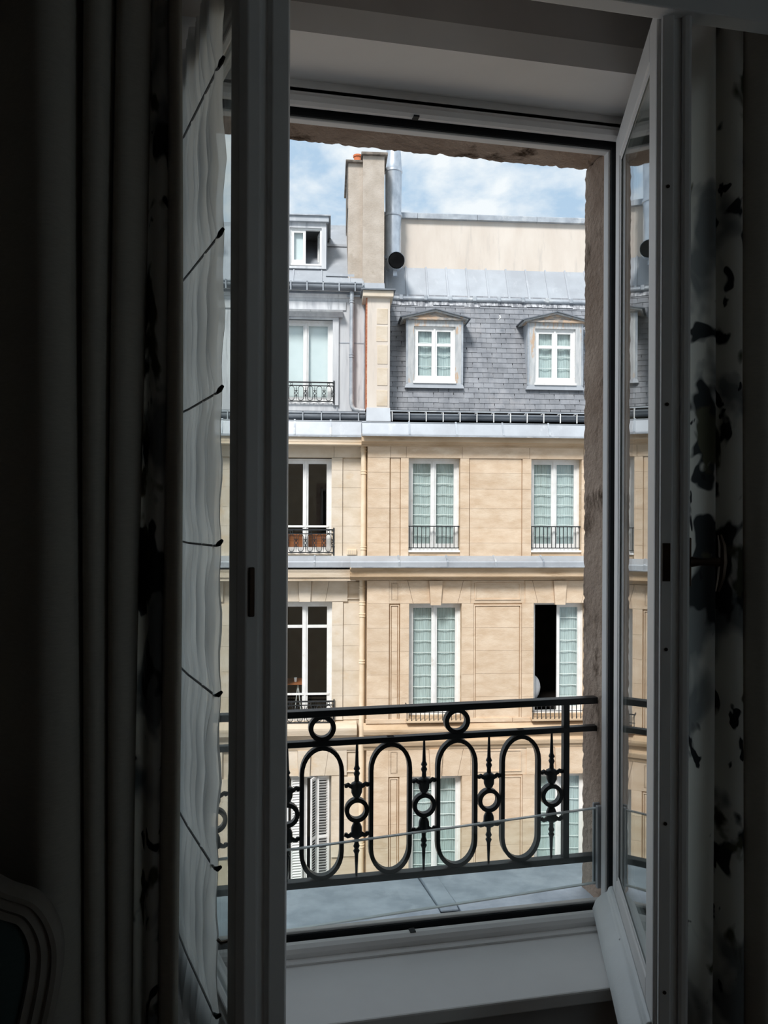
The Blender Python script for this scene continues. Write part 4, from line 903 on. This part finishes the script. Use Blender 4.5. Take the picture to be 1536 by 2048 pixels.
MB().hexa([(c0-.02, vc-.04, cz0-.32), (c2+.03, vc-.04, cz0-.32), (c2+.03, vc+2, cz0-.32), (c0-.02, vc+2, cz0-.32)], [(c0-.01, vc-.02, cz0+.0), (c2+.01, vc-.02, cz0+.0), (c2+.01, vc+2, cz0+.0), (c0-.01, vc+2, cz0+.0)]).build('foot_flashing', 'zinc', ch)
# steel flue on the tan building
fl = empty('steel_flue', (0, 0, 0), 0, EB); fl['label'] = 'galvanised steel flue with open sideways mouth'
vf = 1.22; fx0, fx1 = Uf(768, vf), Uf(800, vf); fc = (fx0+fx1)/2; frr = (fx1-fx0)/2; fz_ = lambda py: Zf(py, vf, 785)
MB().lathe([(frr, fz_(520)), (frr, fz_(432)), (frr*.99, fz_(431)), (frr*1.04, fz_(344)), (frr*1.08, fz_(342)), (frr*1.0, fz_(330)), (frr*.95, fz_(312)), (frr*.8, fz_(290)), (frr*.7, fz_(288))], (fc, vf, 0), 24).build('flue_pipe', 'steel', fl, True)
for py in (431, 343): MB().lathe([(frr*1.02, fz_(py+4)), (frr*1.12, fz_(py+3)), (frr*1.12, fz_(py-1)), (frr*1.02, fz_(py-2))], (fc, vf, 0), 24).build('clamp_band', 'steel', fl, True)
mz = fz_(531); R2 = frr*1.0
path = [(fc, vf, fz_(524)), (fc, vf, fz_(530)), (fc+.01, vf-.10, mz+.02), (fc+.02, vf-.3, mz-.04), (fc+.03, vf-.55, mz-.06)]
MB().tube(path, R2, 22, rad=[frr, frr, R2, R2, R2], cap=False).build('flue_elbow', 'steel', fl, True)
inn = MB().tube([(fc+.032, vf-.551, mz-.06), (fc+.02, vf-.3, mz-.04), (fc+.01, vf-.15, mz)], R2*.9, 22); inn.build('flue_mouth', 'flat_black', fl)  # capped black tube fills the pipe mouth
MB().tube([(fc+.03, vf-.56, mz-.06), (fc+.029, vf-.53, mz-.06)], R2*1.05, 22, cap=False).build('mouth_rim', 'steel', fl, True)
MB().tube([(fc-frr, vf, fz_(512)), (fc-frr-.05, vf-.03, fz_(516)), (fc-frr-.12, vf-.06, fz_(522))], .02, 6).build('flue_bracket', 'steel', fl)
MB().box(fc-.03, fc+.06, vf-.4, vf-.3, fz_(562), mz-.15).build('flue_support', 'steel', fl)
# downpipes
def pipe(p, name, mat, pts, r, bands, v_, pxref):
    o = MB().tube(pts, r, 12).build(name, mat, p, True)
    for (x, vv, zz) in bands: MB().lathe([(r*1.0, zz-.04), (r*1.22, zz-.035), (r*1.22, zz-.02), (r*1.05, zz-.015), (r*1.05, zz+.015), (r*1.22, zz+.02), (r*1.22, zz+.035), (r, zz+.04)], (x, vv, 0), 12).build('pipe_collar', mat, o, True)
    return o
vp = vM-.14; xp = Uf(702, vp); zq = lambda py: Zf(py, vp, 702)
pipe(EA, 'zinc_downpipe', 'zinc_edge', [(xp-.02, vp, zq(572)), (xp, vp, zq(585)), (xp, vp, zq(700)), (xp, vp, zq(806)), (xp+.02, vp, zq(814)), (xp+.07, vp, zq(819)), (xp+.30, vp-.03, zq(822))], .05, [(xp, vp, zq(712)), (xp, vp, zq(603))], vp, 702)
vp2 = vA-.10; xq = Uf(727, vp2); zq2 = lambda py: Zf(py, vp2, 727)
pipe(EA, 'cream_downpipe', 'cream_pipe', [(xq, vp2, zq2(892)), (xq, vp2, zq2(1000)), (xq, vp2, zq2(1112))], .060, [(xq, vp2, zq2(q)) for q in (900, 945, 1096)], vp2, 727)
xq = Uf(725, vp2)
pipe(EA, 'cream_downpipe', 'cream_pipe', [(xq, vp2, zq2(1160)), (xq, vp2, zq2(1400)), (xq, vp2, zq2(2000))], .060, [(xq, vp2, zq2(q)) for q in (1176, 1206, 1230, 1323, 1690)], vp2, 727)
# back volumes so the blocks are solid from the side
MB().box(UB0+.3, UB1, 3.4, 9, 0, Zf(540, vR1)-.6).build('rear_block', 'render', EB); MB().box(UA0, u(733), 3.2, 9, 0, rz1-.3).build('rear_block', 'render', EA)
MB().box(UB1-.3, UB1, .35, 3.5, 0, zc).build('end_wall', 'stone2', EB); MB().box(UA0, UA0+.3, .65, 3.5, 0, zm1).build('end_wall', 'pale2', EA)
st = MB().box(-30, 30, 2.0, 40, G-.2, G).build('ground', 'asphalt'); struct(st, 'grey asphalt street between the two rows of buildings', 'street')

# ------------------------------------------------------------------ things inside the rooms opposite
def world(uu, vv, zz): return FP+FU*uu+FN*vv+Vector((0, 0, zz+G))
def topthing(name, label, cat, uu, vv, zz): e = empty(name, world(uu, vv, zz), FROT); return tag(e, label, cat)
a, b = AW1[-1]
cb = topthing('wooden_cabinet', 'brown wooden cabinet behind the lower panes of the dark window with ornate railing', 'cabinet', (a+b)/2, vA+.55, az1[0]-.1)
h = za(1072)-az1[0]+.1
MB().box(-.52, .52, -.14, .14, .0, h).build('body', 'brown_wood', cb, False, .004); MB().box(-.54, .54, -.16, .16, h, h+.025).build('top_board', 'brown_wood', cb, False, .004)
for x in (-.26, .26): MB().box(x-.23, x+.23, -.155, -.14, .04, h-.04).build('door', 'brown_wood', cb, False, .004)
a, b = AW2[-1]
tb = topthing('trestle_table', 'brown trestle table behind the dark window above the half closed shutters', 'table', a+.30, vA+.85, az2[0]-.1)
ht = za(1378)-az2[0]+.1
MB().box(-.45, .30, -.3, .3, ht-.03, ht).build('table_top', 'brown_wood', tb, False, .004)
for x in (-.35, .12):
    for sx in (-1, 1): MB().tube([(x, -.2, ht-.03), (x+sx*.09, -.22, .0)], .012, 6).build('leg', 'white_paint', tb)
cpz = world(a+.36, vA+.75, az2[0]-.1+ht)
cp = MB().lathe([(.028, 0), (.032, .01), (.036, .09), (.033, .09), (.029, .012)], (0, 0, 0), 14).build('white_mug', 'linen', None, True); cp.location = cpz; tag(cp, 'small white mug on the trestle table behind the dark window', 'mug')
a, b = L2[1]
bd = topthing('white_pillow', 'white rounded pillow in the dark room behind the half open curtained window', 'pillow', a+.13, .62, z(1416))
pm = MB(); rows = []
for j in range(13):
    t = -pi/2+pi*j/12; rows.append([(.19*cos(t)*cos(2*pi*i/20), .10*cos(t)*sin(2*pi*i/20), .29+.28*sin(t)) for i in range(21)])
pm.grid(rows).build('pillow_body', 'linen', bd, True); MB().tube([(.192*cos(2*pi*i/24), 0, .29+.283*sin(2*pi*i/24)) for i in range(24)], .006, 6, True).build('piping', 'linen', bd, True)
sb = topthing('black_side_table', 'black boxy side table carrying a white pillow in the dark room opposite', 'table', a+.28, .62, z(1444)-.2)
h = z(1416)-z(1444)+.2
MB().box(-.34, .30, -.28, .28, h-.04, h).build('table_top', 'flat_black', sb, False, .004)
for x in (-.3, .26):
    for y in (-.24, .24): MB().box(x-.02, x+.02, y-.02, y+.02, 0, h-.04).build('leg', 'flat_black', sb)

# ------------------------------------------------------------------ drapes, pelmet, chair
def catmull(pts, n):
    P = [pts[0]]+list(pts)+[pts[-1]]; out = []
    for i in range(1, len(P)-2):
        for k in range(n):
            t = k/n; p0, p1, p2, p3 = (Vector(q) for q in P[i-1:i+3])
            out.append(.5*((2*p1)+(-p0+p2)*t+(2*p0-5*p1+4*p2-p3)*t*t+(-p0+3*p1-3*p2+p3)*t*t*t))
    out.append(Vector(P[-2])); return out
def cloth(parent, name, mat, top, bot, z0=.02, z1=2.60, n=8, rows=26, th=.004):
    A = catmull(top, n); B = catmull(bot, n); rr = []
    for j in range(rows):
        t = j/(rows-1); zz = z1+(z0-z1)*t; r = []
        for p, q in zip(A, B):
            w = p.lerp(q, t); wob = .004*sin(zz*2.1+w.x*25)
            r.append((w.x+wob, w.y+wob*.6, zz))
        rr.append(r)
    o = MB().grid(rr).build(name, mat, parent, True)
    md = o.modifiers.new('thickness', 'SOLIDIFY'); md.thickness = th; md.offset = 0
    o.location = -parent.location
    return o
dl = empty('curtain', (-.35, 1.40, 0)); tag(dl, 'plain lined drape with a strip of floral print hanging beside the white voile', 'curtain')
def bend(pts, dx): return [(x+dx*(i/len(pts)), y) for i, (x, y) in enumerate(pts)]
lin_t = [(-.80, 1.44), (-.72, 1.36), (-.64, 1.42), (-.56, 1.34), (-.49, 1.43), (-.42, 1.42), (-.36, 1.38), (-.30, 1.335), (-.258, 1.35), (-.250, 1.40), (-.243, 1.43), (-.232, 1.375), (-.208, 1.365), (-.196, 1.40), (-.193, 1.43), (-.184, 1.385), (-.165, 1.375), (-.140, 1.39), (-.135, 1.43)]
lin_b = [(-.80, 1.43), (-.70, 1.33), (-.62, 1.42), (-.54, 1.34), (-.47, 1.42), (-.40, 1.42), (-.345, 1.38), (-.285, 1.315), (-.243, 1.34), (-.236, 1.40), (-.240, 1.43), (-.232, 1.365), (-.212, 1.355), (-.198, 1.39), (-.200, 1.43), (-.195, 1.375), (-.180, 1.365), (-.168, 1.385), (-.166, 1.43)]
cloth(dl, 'lining', 'lining', lin_t, lin_b)
fl_t = [(-.16, 1.44), (-.150, 1.445), (-.142, 1.45), (-.132, 1.405), (-.118, 1.39), (-.106, 1.40), (-.100, 1.45)]
fl_b = [(-.18, 1.44), (-.172, 1.415), (-.163, 1.445), (-.143, 1.45), (-.128, 1.39), (-.113, 1.385), (-.103, 1.45)]
fo = cloth(dl, 'floral_face', 'floral', fl_t, fl_b); fo['label'] = 'watercolour floral print on cream cloth'
ed_t = [(-.112, 1.455), (-.104, 1.40), (-.096, 1.385), (-.086, 1.39), (-.084, 1.42), (-.092, 1.46)]
ed_b = [(-.125, 1.455), (-.110, 1.40), (-.100, 1.38), (-.082, 1.38), (-.078, 1.42), (-.092, 1.46)]
cloth(dl, 'leading_hem', 'lining', ed_t, ed_b)
dr = empty('curtain', (1.15, 1.42, 0)); tag(dr, 'drape with dark floral print and plain lining hanging beside the door handle of the open leaf', 'curtain')
dr['label'] = 'drape showing broad dark floral folds behind the bronze window handle'
fr_t = [(.955, 1.50), (.945, 1.44), (.950, 1.40), (.965, 1.39), (.978, 1.42), (.985, 1.47), (.996, 1.45), (1.000, 1.40), (1.015, 1.385), (1.032, 1.40), (1.036, 1.45)]
fr_b = [(.955, 1.50), (.935, 1.44), (.940, 1.40), (.960, 1.385), (.976, 1.42), (.982, 1.47), (.992, 1.45), (.995, 1.40), (1.012, 1.38), (1.036, 1.39), (1.042, 1.45)]
fo = cloth(dr, 'floral_face', 'floral', fr_t, fr_b); fo['label'] = 'watercolour floral print on cream cloth'
ln_t = [(1.030, 1.44), (1.032, 1.40), (1.042, 1.375), (1.065, 1.36), (1.085, 1.40), (1.095, 1.44), (1.11, 1.40), (1.14, 1.36), (1.18, 1.42), (1.23, 1.35), (1.28, 1.43), (1.34, 1.36), (1.40, 1.44), (1.47, 1.37), (1.55, 1.44)]
cloth(dr, 'lining', 'lining', ln_t, [(x+.004, y-.005) for x, y in ln_t])
pm_ = MB().box(-1.0, 2.0, 1.262, 1.297, 2.415, 2.66).box(-1.0, 2.0, 1.297, 1.557, 2.64, 2.66).box(-1.0, -.97, 1.297, 1.557, 2.415, 2.64).box(1.97, 2.0, 1.297, 1.557, 2.415, 2.64).build('pelmet', 'paint', None, False, .003)
tag(pm_, 'painted pelmet box fixed above the window recess hiding the curtain tops', 'pelmet')

chr_ = empty('dining_chair', (-.49, 1.19, 0), radians(1)); tag(chr_, 'carved wooden chair with dark upholstered shield back in front of the plain drape', 'chair')
def backcurve(k, n=10):
    half = [(0, 1.035), (.07, 1.027), (.115, 1.000), (.140, .962), (.172, .938), (.218, .915), (.245, .872), (.252, .82), (.240, .74), (.212, .62), (.190, .52), (.10, .50), (0, .50)]
    pts = catmull([(x, z) for x, z in half], n)
    P = [(p[0], p[1]) for p in pts]; return P
hb = backcurve(0); loop = hb+[(-x, q) for x, q in hb[::-1]][1:-1]
def inset(loop, d):
    out = []; k = len(loop)
    for i in range(k):
        t = (Vector(loop[(i+1) % k])-Vector(loop[(i-1) % k])).normalized(); out.append((loop[i][0]-t[1]*-d*-1 if False else loop[i][0]+(-t[1])*-d*-1, loop[i][1]+(t[0])*-d))
    return out
def loopin(loop, d):
    c = Vector((0, .75)); out = []; k = len(loop)
    for i in range(k):
        t = (Vector(loop[(i+1) % k])-Vector(loop[(i-1) % k])); t = t.normalized() if t.length else Vector((1, 0))
        nn = Vector((t[1], -t[0])); p = Vector(loop[i])
        if nn.dot(c-p) < 0: nn = -nn
        out.append(tuple(p+nn*d))
    return out
fm = MB(); prof = [(0, .012), (.0, -.010), (.006, -.018), (.013, -.018), (.016, -.012), (.028, -.016), (.034, -.010), (.044, -.012), (.048, -.004), (.048, .012)]
k = len(loop); n0 = 0
rings = [[(x, y, zz) for (x, zz) in loopin(loop, d)] for d, y in prof]
nv = len(prof)
for rgp in rings: fm.v += rgp
for j in range(nv):
    for i in range(k): fm.f.append((j*k+i, j*k+(i+1) % k, ((j+1) % nv)*k+(i+1) % k, ((j+1) % nv)*k+i))
TB = .12
def lean(mb): mb.v = [(x, y+(zz-.45)*TB, zz) for x, y, zz in mb.v]; return mb
lean(fm).build('back_frame', 'chairwood', chr_, True)
up = MB(); i0 = loopin(loop, .046); i1 = loopin(loop, .06); i2 = loopin(loop, .10)
for L_, yy in ((i0, .010), (i0, -.002), (i1, -.010), (i2, -.018)): up.v += [(x, yy, zz) for x, zz in L_]
for j in range(3):
    for i in range(k): up.f.append((j*k+i, j*k+(i+1) % k, (j+1)*k+(i+1) % k, (j+1)*k+i))
up.f.append(tuple(range(3*k, 4*k))); up.f.append(tuple(range(0, k))[::-1])
lean(up).build('back_upholstery', 'velvet', chr_, True)
seat = [(-.19, .0), (.19, .0), (.235, -.40), (.15, -.44), (0, -.455), (-.15, -.44), (-.235, -.40)]
MB().prism(seat, 'z', .36, .42).build('seat_frame', 'chairwood', chr_, False, .008)
MB().prism([(x*.95, y*.95-.008) for x, y in seat], 'z', .42, .475).build('seat_cushion', 'velvet', chr_, False, .02)
for sx in (-1, 1):
    MB().tube([(sx*.20, -.39, .40), (sx*.215, -.405, .30), (sx*.20, -.39, .14), (sx*.205, -.405, .02), (sx*.215, -.42, 0)], .02, 10, rad=[.032, .030, .018, .013, .016]).build('leg', 'chairwood', chr_, True)
    MB().tube([(sx*.175, -.005, .54), (sx*.175, -.0, .40), (sx*.17, .01, .2), (sx*.175, .05, 0)], .02, 10, rad=[.022, .024, .018, .015]).build('leg', 'chairwood', chr_, True)
